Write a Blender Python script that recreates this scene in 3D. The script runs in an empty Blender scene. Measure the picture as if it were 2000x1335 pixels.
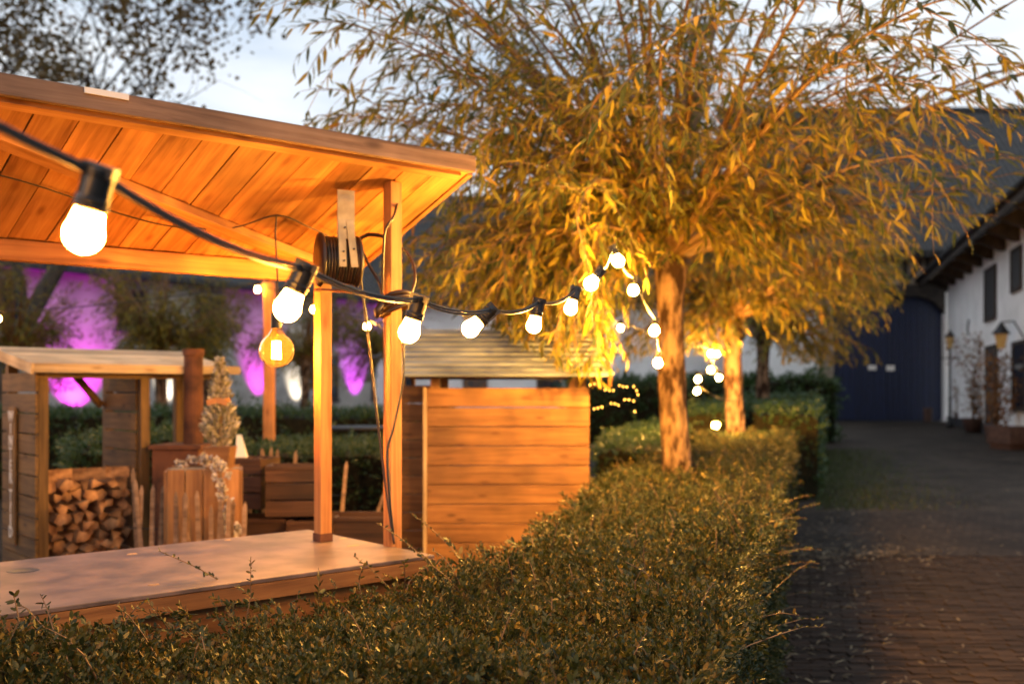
import bpy, math, random
import numpy as np
from mathutils import Vector, Matrix, noise as mnoise

random.seed(7); rng = np.random.default_rng(7)
S = bpy.context.scene
C = bpy.context.collection
R = math.radians
CAM_H, F, HX, HY = 1.45, 1944.0, 1000.0, 762.0          # eye height, focal length in photo pixels, principal column, horizon row

# ------------------------------------------------------------------ camera
cd = bpy.data.cameras.new('camera'); cam = bpy.data.objects.new('camera', cd); C.objects.link(cam)
cam.location = (0, 0, CAM_H); cam.rotation_euler = (R(90), 0, 0)
cd.lens = 35.0; cd.sensor_width = 36.0; cd.shift_y = 0.0472
cd.clip_start = 0.05; cd.clip_end = 2000
cd.dof.use_dof = True; cd.dof.focus_distance = 2.3; cd.dof.aperture_fstop = 3.0; cd.dof.aperture_blades = 0
S.camera = cam

# ------------------------------------------------------------------ world, dusk under broken cloud
W = bpy.data.worlds.new('World'); S.world = W; W.use_nodes = True
nt = W.node_tree; nt.nodes.clear()
def wn(t): return nt.nodes.new(t)
out = wn('ShaderNodeOutputWorld'); bg = wn('ShaderNodeBackground'); sky = wn('ShaderNodeTexSky')
sky.sky_type = 'NISHITA'; sky.sun_disc = False; sky.sun_elevation = R(4); sky.sun_rotation = R(300); sky.altitude = 100
skym = wn('ShaderNodeVectorMath'); skym.operation = 'SCALE'; skym.inputs['Scale'].default_value = 0.9
nt.links.new(sky.outputs[0], skym.inputs[0])
tc = wn('ShaderNodeTexCoord'); mp = wn('ShaderNodeMapping'); mp.inputs['Scale'].default_value = (1.6, 1.6, 5.5)
n1 = wn('ShaderNodeTexNoise'); n1.inputs['Scale'].default_value = 1.7; n1.inputs['Detail'].default_value = 6; n1.inputs['Roughness'].default_value = 0.55
nt.links.new(tc.outputs['Generated'], mp.inputs[0]); nt.links.new(mp.outputs[0], n1.inputs['Vector'])
cr = wn('ShaderNodeValToRGB')
cr.color_ramp.elements[0].position = 0.36; cr.color_ramp.elements[0].color = (6.2, 7.3, 8.8, 1)
cr.color_ramp.elements[1].position = 0.62; cr.color_ramp.elements[1].color = (9.7, 10.1, 10.5, 1)
nt.links.new(n1.outputs['Fac'], cr.inputs[0])
mx = wn('ShaderNodeMix'); mx.data_type = 'RGBA'; mx.inputs['Factor'].default_value = 0.9
nt.links.new(skym.outputs[0], mx.inputs['A']); nt.links.new(cr.outputs[0], mx.inputs['B'])
nt.links.new(mx.outputs['Result'], bg.inputs['Color']); bg.inputs['Strength'].default_value = 0.118
nt.links.new(bg.outputs[0], out.inputs[0])

sd = bpy.data.lights.new('sun', 'SUN'); sun = bpy.data.objects.new('sun', sd); C.objects.link(sun)
sd.energy = 0.12; sd.angle = R(30); sd.color = (1.0, 0.93, 0.85); sun.rotation_euler = (R(60), 0, R(30)); sun.location = (0, 0, 30)

vs = S.view_settings
vs.view_transform = 'Standard'; vs.look = 'None'; vs.exposure = 0.0; vs.gamma = 1.0; vs.use_curve_mapping = False

BULB = 700.0            # radiance of a festoon bulb
WARM = (1.0, 0.40, 0.055)

# ------------------------------------------------------------------ helpers
def pt(px, py, d):
    """photo pixel + distance -> place"""
    return Vector(((px - HX) / F * d, d, CAM_H + (HY - py) / F * d))
def gz(y):
    return 0.0 if y < 8 else (y - 8) * 0.01
def ray_plane(px, py, p0, n):
    o = Vector((0, 0, CAM_H)); dr = Vector(((px - HX) / F, 1, (HY - py) / F))
    t = (p0 - o).dot(n) / dr.dot(n); return o + dr * t

class MB:
    def __init__(s): s.v = []; s.f = []
    def add(s, vs_, fs):
        o = len(s.v); s.v += [tuple(v) for v in vs_]; s.f += [tuple(i + o for i in f) for f in fs]; return s
    def box(s, a, b):
        x0, y0, z0 = a; x1, y1, z1 = b
        return s.add([(x0,y0,z0),(x1,y0,z0),(x1,y1,z0),(x0,y1,z0),(x0,y0,z1),(x1,y0,z1),(x1,y1,z1),(x0,y1,z1)],
                     [(0,3,2,1),(4,5,6,7),(0,1,5,4),(1,2,6,5),(2,3,7,6),(3,0,4,7)])
    def hexa(s, b4, t4):
        return s.add(list(b4) + list(t4), [(0,3,2,1),(4,5,6,7),(0,1,5,4),(1,2,6,5),(2,3,7,6),(3,0,4,7)])
    def prism(s, poly, z0, z1):
        n = len(poly)
        return s.add([(p[0], p[1], z0) for p in poly] + [(p[0], p[1], z1) for p in poly],
                     [tuple(range(n - 1, -1, -1)), tuple(range(n, 2 * n))] + [(i, (i + 1) % n, n + (i + 1) % n, n + i) for i in range(n)])
    def tube(s, pts, r, n=8, cap=True):
        pts = [Vector(p) for p in pts]; m = len(pts)
        rr = r if hasattr(r, '__len__') else [r] * m
        ref = Vector((0.13, 0.21, 0.97)); vs_ = []
        for i, p in enumerate(pts):
            t = (pts[min(i + 1, m - 1)] - pts[max(i - 1, 0)]).normalized()
            a = t.cross(ref)
            if a.length < 1e-3: a = t.cross(Vector((1, 0, 0)))
            a.normalize(); b = t.cross(a)
            for k in range(n):
                th = 2 * math.pi * k / n; vs_.append(p + (a * math.cos(th) + b * math.sin(th)) * rr[i])
        fs = []
        for i in range(m - 1):
            for k in range(n):
                fs.append((i*n+k, i*n+(k+1) % n, (i+1)*n+(k+1) % n, (i+1)*n+k))
        if cap: fs += [tuple(range(n - 1, -1, -1)), tuple(range((m-1)*n, m*n))]
        return s.add(vs_, fs)
    def lathe(s, prof, n=16, M=None):
        vs_ = []; fs = []; m = len(prof)
        for r, z in prof:
            for k in range(n):
                th = 2 * math.pi * k / n; p = Vector((r * math.cos(th), r * math.sin(th), z)); vs_.append(M @ p if M else p)
        for i in range(m - 1):
            for k in range(n): fs.append((i*n+k, i*n+(k+1) % n, (i+1)*n+(k+1) % n, (i+1)*n+k))
        fs += [tuple(range(n - 1, -1, -1)), tuple(range((m-1)*n, m*n))]
        return s.add(vs_, fs)
    def mesh(s, name, smooth=False):
        me = bpy.data.meshes.new(name); me.from_pydata(s.v, [], s.f)
        if smooth: me.polygons.foreach_set('use_smooth', [True] * len(me.polygons))
        me.update(); return me
    def build(s, name, mat, parent=None, off=None, smooth=False, bevel=0):
        if off is not None: s.v = [tuple(Vector(v) - Vector(off)) for v in s.v]
        return link(name, s.mesh(name, smooth), mat, parent, bevel)

def link(name, me, mat, parent=None, bevel=0):
    o = bpy.data.objects.new(name, me); C.objects.link(o)
    if mat and not me.materials: me.materials.append(mat)
    if parent: o.parent = parent
    if bevel:
        m = o.modifiers.new('edge', 'BEVEL'); m.width = bevel; m.segments = 2; m.limit_method = 'ANGLE'
    return o
def tag(o, label=None, cat=None, group=None, kind=None):
    if label: o['label'] = label
    if cat: o['category'] = cat
    if group: o['group'] = group
    if kind: o['kind'] = kind
    return o
def thing(name, label, cat, loc=(0, 0, 0), rz=0, group=None):
    o = bpy.data.objects.new(name, None); C.objects.link(o); o.empty_display_size = 0.1
    o.location = loc; o.rotation_euler = (0, 0, rz); return tag(o, label, cat, group)
def copy_tree(o, parent=None):
    c = o.copy(); C.objects.link(c); c.parent = parent
    for ch in list(o.children): copy_tree(ch, c)
    return c
def board(name, p0, p1, w, t, mat, parent=None, up=(0, 0, 1), bevel=0.0, jit=0):
    """a straight timber, its local x axis along the grain; w across, t along 'up'"""
    p0, p1 = Vector(p0), Vector(p1); x = (p1 - p0); L = x.length; x.normalize()
    u = Vector(up); u = (u - x * u.dot(x)).normalized(); y = u.cross(x)
    b = MB().box((-L/2, -w/2, -t/2), (L/2, w/2, t/2))
    o = link(name, b.mesh(name), mat, parent, bevel)
    o.matrix_local = Matrix.Translation((p0 + p1) / 2) @ Matrix((x, y, u)).transposed().to_4x4()
    if jit: o.location += u * random.uniform(-jit, jit)
    return o
def scatter(name, tv, tf, P, X, Z, sc, mat, parent=None, smooth=False):
    """many copies of one small template in one mesh; P places, X/Z axes, sc scale (n,) or (n,3)"""
    tv = np.asarray(tv, float); k = len(tv); n = len(P)
    X = X / np.linalg.norm(X, axis=1, keepdims=True)
    Y = np.cross(Z, X); Y /= np.linalg.norm(Y, axis=1, keepdims=True) + 1e-9; Zn = np.cross(X, Y)
    sc = np.asarray(sc, float)
    if sc.ndim == 1: sc = np.repeat(sc[:, None], 3, 1)
    V = (P[:, None, :] + tv[None, :, 0:1] * sc[:, None, 0:1] * X[:, None, :] + tv[None, :, 1:2] * sc[:, None, 1:2] * Y[:, None, :]
         + tv[None, :, 2:3] * sc[:, None, 2:3] * Zn[:, None, :]).reshape(-1, 3)
    li = np.concatenate([np.array(f) for f in tf]); nl = len(li)
    loops = (li[None, :] + (np.arange(n) * k)[:, None]).ravel()
    cnt = np.array([len(f) for f in tf]); st = np.concatenate([[0], np.cumsum(cnt)[:-1]])
    starts = (st[None, :] + (np.arange(n) * nl)[:, None]).ravel()
    me = bpy.data.meshes.new(name)
    me.vertices.add(len(V)); me.vertices.foreach_set('co', V.astype(np.float32).ravel())
    me.loops.add(len(loops)); me.loops.foreach_set('vertex_index', loops.astype(np.int32))
    me.polygons.add(len(starts)); me.polygons.foreach_set('loop_start', starts.astype(np.int32))
    if smooth: me.polygons.foreach_set('use_smooth', np.ones(len(starts), bool))
    me.update(calc_edges=True); me.validate()
    return link(name, me, mat, parent)
def unit(a): return a / (np.linalg.norm(a, axis=1, keepdims=True) + 1e-9)

# ------------------------------------------------------------------ materials
def newmat(name):
    m = bpy.data.materials.new(name); m.use_nodes = True; t = m.node_tree; t.nodes.clear()
    o = t.nodes.new('ShaderNodeOutputMaterial'); b = t.nodes.new('ShaderNodeBsdfPrincipled'); t.links.new(b.outputs[0], o.inputs[0])
    return m, t, b, o
def ramp(t, stops):
    r = t.nodes.new('ShaderNodeValToRGB'); e = r.color_ramp.elements
    while len(e) < len(stops): e.new(0.5)
    for q, (p, c) in zip(e, stops): q.position = p; q.color = (*c, 1)
    return r
def wood(name, dark, mid, light, rough=0.6, grain=22, knots=True, var=0.35, bump=0.25):
    m, t, b, o = newmat(name); N = t.nodes.new; L = t.links.new
    tc = N('ShaderNodeTexCoord'); oi = N('ShaderNodeObjectInfo'); ad = N('ShaderNodeVectorMath'); ad.operation = 'ADD'
    sc = N('ShaderNodeVectorMath'); sc.operation = 'SCALE'; sc.inputs['Scale'].default_value = 37.0
    cx = N('ShaderNodeCombineXYZ')
    for i in range(3): L(oi.outputs['Random'], cx.inputs[i])
    L(cx.outputs[0], sc.inputs[0]); L(tc.outputs['Object'], ad.inputs[0]); L(sc.outputs[0], ad.inputs[1])
    mp = N('ShaderNodeMapping'); mp.inputs['Scale'].default_value = (1.3, grain, grain); L(ad.outputs[0], mp.inputs[0])
    n = N('ShaderNodeTexNoise'); n.inputs['Scale'].default_value = 1.6; n.inputs['Detail'].default_value = 7; n.inputs['Roughness'].default_value = 0.62; n.inputs['Distortion'].default_value = 0.8
    L(mp.outputs[0], n.inputs['Vector'])
    r = ramp(t, [(0.28, dark), (0.5, mid), (0.72, light)]); L(n.outputs['Fac'], r.inputs[0])
    col = r.outputs[0]
    # broad stains
    n2 = N('ShaderNodeTexNoise'); n2.inputs['Scale'].default_value = 3.2; n2.inputs['Detail'].default_value = 3; L(ad.outputs[0], n2.inputs['Vector'])
    mr = N('ShaderNodeMapRange'); mr.inputs['From Min'].default_value = 0.3; mr.inputs['From Max'].default_value = 0.7; mr.inputs['To Min'].default_value = 0.58; mr.inputs['To Max'].default_value = 1.16
    L(n2.outputs['Fac'], mr.inputs[0])
    rv = N('ShaderNodeMapRange'); rv.inputs['To Min'].default_value = 1 - var; rv.inputs['To Max'].default_value = 1 + var * 0.6; L(oi.outputs['Random'], rv.inputs[0])
    mu = N('ShaderNodeMath'); mu.operation = 'MULTIPLY'; L(mr.outputs[0], mu.inputs[0]); L(rv.outputs[0], mu.inputs[1])
    vm = N('ShaderNodeVectorMath'); vm.operation = 'SCALE'; L(col, vm.inputs[0]); L(mu.outputs[0], vm.inputs['Scale']); col = vm.outputs[0]
    if knots:
        sxyz = N('ShaderNodeSeparateXYZ'); L(ad.outputs[0], sxyz.inputs[0]); yz = N('ShaderNodeMath'); L(sxyz.outputs['Y'], yz.inputs[0]); L(sxyz.outputs['Z'], yz.inputs[1])
        cxy = N('ShaderNodeCombineXYZ'); L(sxyz.outputs['X'], cxy.inputs[0]); L(yz.outputs[0], cxy.inputs[1])
        mk = N('ShaderNodeMapping'); mk.inputs['Scale'].default_value = (1.9, 5.2, 1.0); L(cxy.outputs[0], mk.inputs[0])
        vo = N('ShaderNodeTexVoronoi'); vo.voronoi_dimensions = '2D'; vo.inputs['Scale'].default_value = 1.25; L(mk.outputs[0], vo.inputs['Vector'])
        kr = ramp(t, [(0.03, (0.1, 0.1, 0.1)), (0.10, (0.85, 0.85, 0.85)), (0.2, (1, 1, 1))]); L(vo.outputs['Distance'], kr.inputs[0])
        mx = N('ShaderNodeMix'); mx.data_type = 'RGBA'; L(kr.outputs[0], mx.inputs['Factor']); mx.inputs['A'].default_value = (*[c * 0.8 for c in dark], 1); L(col, mx.inputs['B']); col = mx.outputs['Result']
    L(col, b.inputs['Base Color']); b.inputs['Roughness'].default_value = rough; b.inputs['Specular IOR Level'].default_value = 0.3
    bp = N('ShaderNodeBump'); bp.inputs['Strength'].default_value = bump; bp.inputs['Distance'].default_value = 0.003; L(n.outputs['Fac'], bp.inputs['Height']); L(bp.outputs[0], b.inputs['Normal'])
    return m
def noisy(name, c0, c1, scale=8, rough=0.8, bump=0.3, bdist=0.01, metal=0, coord='Object', detail=6, stretch=(1, 1, 1), lo=0.35, hi=0.65, objvar=0):
    m, t, b, o = newmat(name); N = t.nodes.new; L = t.links.new
    tc = N('ShaderNodeTexCoord'); mp = N('ShaderNodeMapping'); mp.inputs['Scale'].default_value = stretch; L(tc.outputs[coord], mp.inputs[0])
    n = N('ShaderNodeTexNoise'); n.inputs['Scale'].default_value = scale; n.inputs['Detail'].default_value = detail; L(mp.outputs[0], n.inputs['Vector'])
    r = ramp(t, [(lo, c0), (hi, c1)]); L(n.outputs['Fac'], r.inputs[0]); col = r.outputs[0]
    if objvar:
        oi = N('ShaderNodeObjectInfo'); rv = N('ShaderNodeMapRange'); rv.inputs['To Min'].default_value = 1 - objvar; rv.inputs['To Max'].default_value = 1 + objvar
        L(oi.outputs['Random'], rv.inputs[0]); vm = N('ShaderNodeVectorMath'); vm.operation = 'SCALE'; L(col, vm.inputs[0]); L(rv.outputs[0], vm.inputs['Scale']); col = vm.outputs[0]
    L(col, b.inputs['Base Color']); b.inputs['Roughness'].default_value = rough; b.inputs['Metallic'].default_value = metal
    if bump:
        bp = N('ShaderNodeBump'); bp.inputs['Strength'].default_value = bump; bp.inputs['Distance'].default_value = bdist; L(n.outputs['Fac'], bp.inputs['Height']); L(bp.outputs[0], b.inputs['Normal'])
    return m
def leafmat(name, stops, rough=0.45, trans=0.35, spec=0.4, tscale=(1.1, 1.0, 0.55)):
    m, t, b, o = newmat(name); N = t.nodes.new; L = t.links.new
    g = N('ShaderNodeNewGeometry'); r = ramp(t, stops); L(g.outputs['Random Per Island'], r.inputs[0])
    L(r.outputs[0], b.inputs['Base Color']); b.inputs['Roughness'].default_value = rough; b.inputs['Specular IOR Level'].default_value = spec
    tr = N('ShaderNodeBsdfTranslucent'); vm = N('ShaderNodeVectorMath'); vm.operation = 'MULTIPLY'; vm.inputs[1].default_value = tscale
    L(r.outputs[0], vm.inputs[0]); L(vm.outputs[0], tr.inputs['Color'])
    mx = N('ShaderNodeMixShader'); mx.inputs[0].default_value = trans; L(b.outputs[0], mx.inputs[1]); L(tr.outputs[0], mx.inputs[2]); L(mx.outputs[0], o.inputs[0])
    return m
def emit(name, col, s):
    m, t, b, o = newmat(name); t.nodes.remove(b); e = t.nodes.new('ShaderNodeEmission'); e.inputs[0].default_value = (*col, 1); e.inputs[1].default_value = s
    t.links.new(e.outputs[0], o.inputs[0]); return m
def plain(name, c, rough=0.6, metal=0, spec=0.5):
    m, t, b, o = newmat(name); b.inputs['Base Color'].default_value = (*c, 1); b.inputs['Roughness'].default_value = rough; b.inputs['Metallic'].default_value = metal; b.inputs['Specular IOR Level'].default_value = spec
    return m
def wallmat(name, c0, c1, brick=True):
    m, t, b, o = newmat(name); N = t.nodes.new; L = t.links.new
    tc = N('ShaderNodeTexCoord'); n = N('ShaderNodeTexNoise'); n.inputs['Scale'].default_value = 1.1; n.inputs['Detail'].default_value = 8; L(tc.outputs['Object'], n.inputs['Vector'])
    r = ramp(t, [(0.3, c0), (0.62, c1)]); L(n.outputs['Fac'], r.inputs[0]); L(r.outputs[0], b.inputs['Base Color']); b.inputs['Roughness'].default_value = 0.85
    sx = N('ShaderNodeSeparateXYZ'); L(tc.outputs['Object'], sx.inputs[0]); cx = N('ShaderNodeCombineXYZ'); L(sx.outputs['X'], cx.inputs[0]); L(sx.outputs['Z'], cx.inputs[1])
    br = N('ShaderNodeTexBrick'); br.inputs['Scale'].default_value = 1.0; br.inputs['Brick Width'].default_value = 0.22; br.inputs['Row Height'].default_value = 0.075; br.inputs['Mortar Size'].default_value = 0.008
    L(cx.outputs[0], br.inputs['Vector'])
    bp = N('ShaderNodeBump'); bp.inputs['Strength'].default_value = 0.5; bp.inputs['Distance'].default_value = 0.012; bp.invert = True
    L(br.outputs['Fac'], bp.inputs['Height'])
    b2 = N('ShaderNodeBump'); b2.inputs['Strength'].default_value = 0.4; b2.inputs['Distance'].default_value = 0.03; L(n.outputs['Fac'], b2.inputs['Height']); L(bp.outputs[0], b2.inputs['Normal']); L(b2.outputs[0], b.inputs['Normal'])
    return m
def tilemat(name, c0, c1):
    m, t, b, o = newmat(name); N = t.nodes.new; L = t.links.new
    tc = N('ShaderNodeTexCoord'); n = N('ShaderNodeTexNoise'); n.inputs['Scale'].default_value = 3.0; n.inputs['Detail'].default_value = 8; L(tc.outputs['Object'], n.inputs['Vector'])
    r = ramp(t, [(0.3, c0), (0.7, c1)]); L(n.outputs['Fac'], r.inputs[0]); L(r.outputs[0], b.inputs['Base Color']); b.inputs['Roughness'].default_value = 0.7
    w = N('ShaderNodeTexWave'); w.bands_direction = 'X'; w.inputs['Scale'].default_value = 1.25; w.inputs['Distortion'].default_value = 0.15; L(tc.outputs['Object'], w.inputs['Vector'])
    w2 = N('ShaderNodeTexWave'); w2.bands_direction = 'Z'; w2.wave_profile = 'SAW'; w2.inputs['Scale'].default_value = 1.2; w2.inputs['Distortion'].default_value = 0.2; L(tc.outputs['Object'], w2.inputs['Vector'])
    ad = N('ShaderNodeMath'); ad.operation = 'ADD'; L(w.outputs['Fac'], ad.inputs[0]); L(w2.outputs['Fac'], ad.inputs[1])
    bp = N('ShaderNodeBump'); bp.inputs['Strength'].default_value = 1.0; bp.inputs['Distance'].default_value = 0.07; L(ad.outputs[0], bp.inputs['Height']); L(bp.outputs[0], b.inputs['Normal'])
    return m
def glassmat(name, col, rough=0.0, alpha=0.25):
    m, t, b, o = newmat(name); t.nodes.remove(b); N = t.nodes.new; L = t.links.new
    tr = N('ShaderNodeBsdfTransparent'); tr.inputs[0].default_value = (*col, 1); gl = N('ShaderNodeBsdfGlossy'); gl.inputs['Roughness'].default_value = 0.05
    lw = N('ShaderNodeLayerWeight'); lw.inputs[0].default_value = alpha
    mx = N('ShaderNodeMixShader'); L(lw.outputs['Fresnel'], mx.inputs[0]); L(tr.outputs[0], mx.inputs[1]); L(gl.outputs[0], mx.inputs[2]); ts = N('ShaderNodeBsdfTranslucent'); ts.inputs[0].default_value = (col[0], col[1] * 0.8, col[2] * 0.5, 1); m2 = N('ShaderNodeMixShader'); m2.inputs[0].default_value = 0.004
    L(mx.outputs[0], m2.inputs[1]); L(ts.outputs[0], m2.inputs[2]); L(m2.outputs[0], o.inputs[0]); return m

M = {}
M['larch'] = wood('larch_timber', (0.22, 0.075, 0.02), (0.44, 0.185, 0.055), (0.57, 0.275, 0.085), var=0.3)
M['larch2'] = wood('larch_plank', (0.11, 0.042, 0.012), (0.225, 0.098, 0.030), (0.29, 0.140, 0.046), var=0.2)
M['fascia'] = wood('underlit_fascia', (0.10, 0.054, 0.032), (0.235, 0.140, 0.088), (0.32, 0.21, 0.14), knots=True)  # roof-front wood darkened and greyed in its colour for the weaker light there
M['pale'] = wood('pale_softwood', (0.36, 0.22, 0.11), (0.55, 0.37, 0.20), (0.66, 0.48, 0.28))
M['silver'] = wood('silvered_batten', (0.14, 0.153, 0.168), (0.24, 0.262, 0.288), (0.30, 0.328, 0.36), knots=False, var=0.15)
M['green_wood'] = wood('treated_timber', (0.060, 0.028, 0.009), (0.150, 0.076, 0.023), (0.22, 0.12, 0.040), var=0.25)
M['crate'] = wood('dark_crate', (0.025, 0.011, 0.007), (0.055, 0.024, 0.013), (0.085, 0.040, 0.022), knots=False)
M['picket'] = wood('chestnut_paling', (0.13, 0.07, 0.04), (0.27, 0.16, 0.09), (0.38, 0.24, 0.15), knots=False)
M['plant_box'] = wood('planter_board', (0.15, 0.062, 0.025), (0.27, 0.125, 0.05), (0.37, 0.19, 0.08), var=0.3)
M['log_end'] = noisy('split_log', (0.13, 0.052, 0.020), (0.42, 0.22, 0.10), 22, 0.85, 0.5, 0.01, stretch=(0.35, 1, 1), objvar=0.4)
M['counter'] = noisy('film_faced_plywood', (0.055, 0.037, 0.032), (0.150, 0.103, 0.087), 9, 0.46, 0.05, 0.002, detail=9)
M['rust'] = noisy('rusted_steel', (0.055, 0.018, 0.009), (0.16, 0.055, 0.022), 9, 0.85, 0.3, 0.003, metal=0.2)
M['black'] = plain('black_rubber', (0.012, 0.011, 0.010), 0.38)
M['reel'] = plain('dark_brown_plastic', (0.030, 0.014, 0.008), 0.45)
M['iron'] = plain('dark_iron', (0.015, 0.015, 0.016), 0.55, 0.4)
M['bracket'] = noisy('galvanised_strap', (0.34, 0.25, 0.12), (0.50, 0.40, 0.22), 20, 0.5, 0.1, 0.002, metal=0.3)
M['white'] = plain('white_card', (0.72, 0.68, 0.62), 0.7)
M['letters'] = plain('white_lettering', (0.68, 0.62, 0.56), 0.7)
M['bulb'] = emit('lit_bulb', WARM, BULB)
M['bulb_soft'] = emit('lit_bulb_far', WARM, 1300.0)
M['bulb_tree'] = emit('lit_bulb_tree', (1.0, 0.48, 0.075), 6300.0)
M['tiny'] = emit('fairy_light', (1.0, 0.46, 0.06), 16.0)
M['filament'] = emit('filament', (1.0, 0.41, 0.06), 5400.0)
M['amber'] = glassmat('amber_glass', (1.0, 0.86, 0.58), alpha=0.10)
M['bark'] = noisy('willow_bark', (0.030, 0.015, 0.008), (0.23, 0.14, 0.082), 13, 0.9, 1.0, 0.06, stretch=(1.0, 1.0, 0.42), lo=0.42, hi=0.60)
M['twig'] = noisy('willow_shoot', (0.11, 0.055, 0.02), (0.23, 0.13, 0.045), 6, 0.6, 0.1, 0.003)
M['dark_bark'] = noisy('dark_bark', (0.03, 0.022, 0.016), (0.09, 0.065, 0.045), 8, 0.9, 0.8, 0.03, stretch=(1, 1, 0.3))
M['willow'] = leafmat('willow_leaf', [(0.0, (0.040, 0.060, 0.024)), (0.26, (0.095, 0.105, 0.026)), (0.6, (0.235, 0.195, 0.028)), (0.9, (0.36, 0.255, 0.030)), (1.0, (0.25, 0.12, 0.02))], trans=0.45, spec=0.22)
M['broad'] = leafmat('autumn_leaf', [(0.0, (0.07, 0.055, 0.022)), (0.5, (0.14, 0.095, 0.03)), (1.0, (0.20, 0.12, 0.045))], trans=0.3)
M['hedge'] = leafmat('hedge_leaf', [(0.0, (0.012, 0.022, 0.009)), (0.45, (0.027, 0.039, 0.012)), (0.78, (0.060, 0.060, 0.015)), (0.94, (0.115, 0.076, 0.022)), (1.0, (0.26, 0.19, 0.04))], rough=0.5, trans=0.22, spec=0.3)
M['hedge_twig'] = noisy('hedge_twig', (0.08, 0.04, 0.018), (0.20, 0.115, 0.05), 12, 0.7, 0, 0)
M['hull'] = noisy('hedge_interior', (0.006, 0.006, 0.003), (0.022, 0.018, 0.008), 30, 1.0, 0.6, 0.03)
M['yew'] = leafmat('box_leaf', [(0.0, (0.018, 0.045, 0.014)), (0.6, (0.035, 0.075, 0.020)), (1.0, (0.07, 0.10, 0.03))], rough=0.4, trans=0.2)
M['grass'] = leafmat('grass_blade', [(0.0, (0.03, 0.05, 0.012)), (1.0, (0.075, 0.09, 0.025))], trans=0.25)
M['fallen'] = leafmat('fallen_leaf', [(0.0, (0.06, 0.035, 0.014)), (0.6, (0.11, 0.075, 0.03)), (1.0, (0.24, 0.19, 0.12))], rough=0.6, trans=0.05)
M['frost'] = leafmat('frosted_needle', [(0.0, (0.14, 0.13, 0.06)), (0.5, (0.34, 0.29, 0.21)), (1.0, (0.60, 0.54, 0.46))], rough=0.7, trans=0.1)
M['petal'] = leafmat('dried_petal', [(0.0, (0.36, 0.31, 0.29)), (1.0, (0.62, 0.56, 0.53))], rough=0.8, trans=0.15)
M['vine'] = leafmat('rust_red_leaf', [(0.0, (0.10, 0.045, 0.018)), (0.6, (0.19, 0.085, 0.03)), (1.0, (0.27, 0.15, 0.05))], trans=0.2)
M['brick'] = noisy('clay_paver', (0.016, 0.010, 0.0075), (0.038, 0.024, 0.017), 14, 0.8, 0.4, 0.004, objvar=0.4)
M['brick_far'] = noisy('clay_paver_far', (0.017, 0.011, 0.008), (0.038, 0.025, 0.018), 7, 0.85, 0.4, 0.004, coord='Object')
M['earth'] = noisy('sandy_earth', (0.018, 0.013, 0.009), (0.04, 0.029, 0.02), 3, 0.95, 0.5, 0.02)
M['path'] = noisy('worn_cobble', (0.024, 0.019, 0.0145), (0.048, 0.037, 0.028), 2.4, 0.85, 0.6, 0.02, detail=9)
M['drive'] = noisy('grey_gravel', (0.026, 0.023, 0.0215), (0.044, 0.039, 0.036), 5, 0.85, 0.5, 0.01, detail=9)
def setts(name, c0, c1, cm, w=0.2, h=0.068):
    m, t, b, o = newmat(name); N = t.nodes.new; L = t.links.new
    tc = N('ShaderNodeTexCoord'); br = N('ShaderNodeTexBrick'); br.inputs['Scale'].default_value = 1.0; br.inputs['Brick Width'].default_value = w; br.inputs['Row Height'].default_value = h; br.inputs['Mortar Size'].default_value = 0.006
    br.inputs['Color1'].default_value = (*c0, 1); br.inputs['Color2'].default_value = (*c1, 1); br.inputs['Mortar'].default_value = (*cm, 1); L(tc.outputs['Object'], br.inputs['Vector'])
    n = N('ShaderNodeTexNoise'); n.inputs['Scale'].default_value = 0.9; n.inputs['Detail'].default_value = 9; n.inputs['Roughness'].default_value = 0.65; L(tc.outputs['Object'], n.inputs['Vector'])
    mr = N('ShaderNodeMapRange'); mr.inputs['From Min'].default_value = 0.35; mr.inputs['From Max'].default_value = 0.65; mr.inputs['To Min'].default_value = 0.55; mr.inputs['To Max'].default_value = 1.35; L(n.outputs['Fac'], mr.inputs[0])
    vm = N('ShaderNodeVectorMath'); vm.operation = 'SCALE'; L(br.outputs['Color'], vm.inputs[0]); L(mr.outputs[0], vm.inputs['Scale']); L(vm.outputs[0], b.inputs['Base Color'])
    bp = N('ShaderNodeBump'); bp.invert = True; bp.inputs['Strength'].default_value = 0.8; bp.inputs['Distance'].default_value = 0.008; L(br.outputs['Fac'], bp.inputs['Height']); L(bp.outputs[0], b.inputs['Normal'])
    b.inputs['Roughness'].default_value = 0.8; return m
M['path'] = setts('lane_setts', (0.024, 0.018, 0.014), (0.052, 0.040, 0.030), (0.012, 0.010, 0.008))
M['drive'] = setts('grey_setts', (0.018, 0.0135, 0.011), (0.037, 0.029, 0.024), (0.013, 0.011, 0.009), 0.1, 0.1)
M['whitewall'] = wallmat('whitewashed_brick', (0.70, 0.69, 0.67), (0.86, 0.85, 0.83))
M['farmwall'] = wallmat('shaded_whitewash', (0.30, 0.28, 0.26), (0.46, 0.43, 0.40))  # whitewash with the shade of the roof overhang put into its colour
M['plinth'] = noisy('tarred_plinth', (0.012, 0.013, 0.015), (0.03, 0.032, 0.036), 5, 0.7, 0.3, 0.01)
M['tile'] = tilemat('grey_pantile', (0.014, 0.0135, 0.014), (0.046, 0.043, 0.042))
M['beam'] = noisy('old_oak_beam', (0.018, 0.013, 0.010), (0.05, 0.036, 0.026), 5, 0.85, 0.4, 0.01)
M['loam'] = noisy('loam_infill', (0.20, 0.15, 0.105), (0.32, 0.25, 0.18), 3, 0.9, 0.3, 0.01)
M['blue'] = noisy('blue_gate_paint', (0.002, 0.006, 0.028), (0.003, 0.009, 0.042), 4, 0.55, 0.1, 0.004, objvar=0.12)
M['shutter'] = plain('dark_shutter', (0.014, 0.014, 0.016), 0.5)
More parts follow.
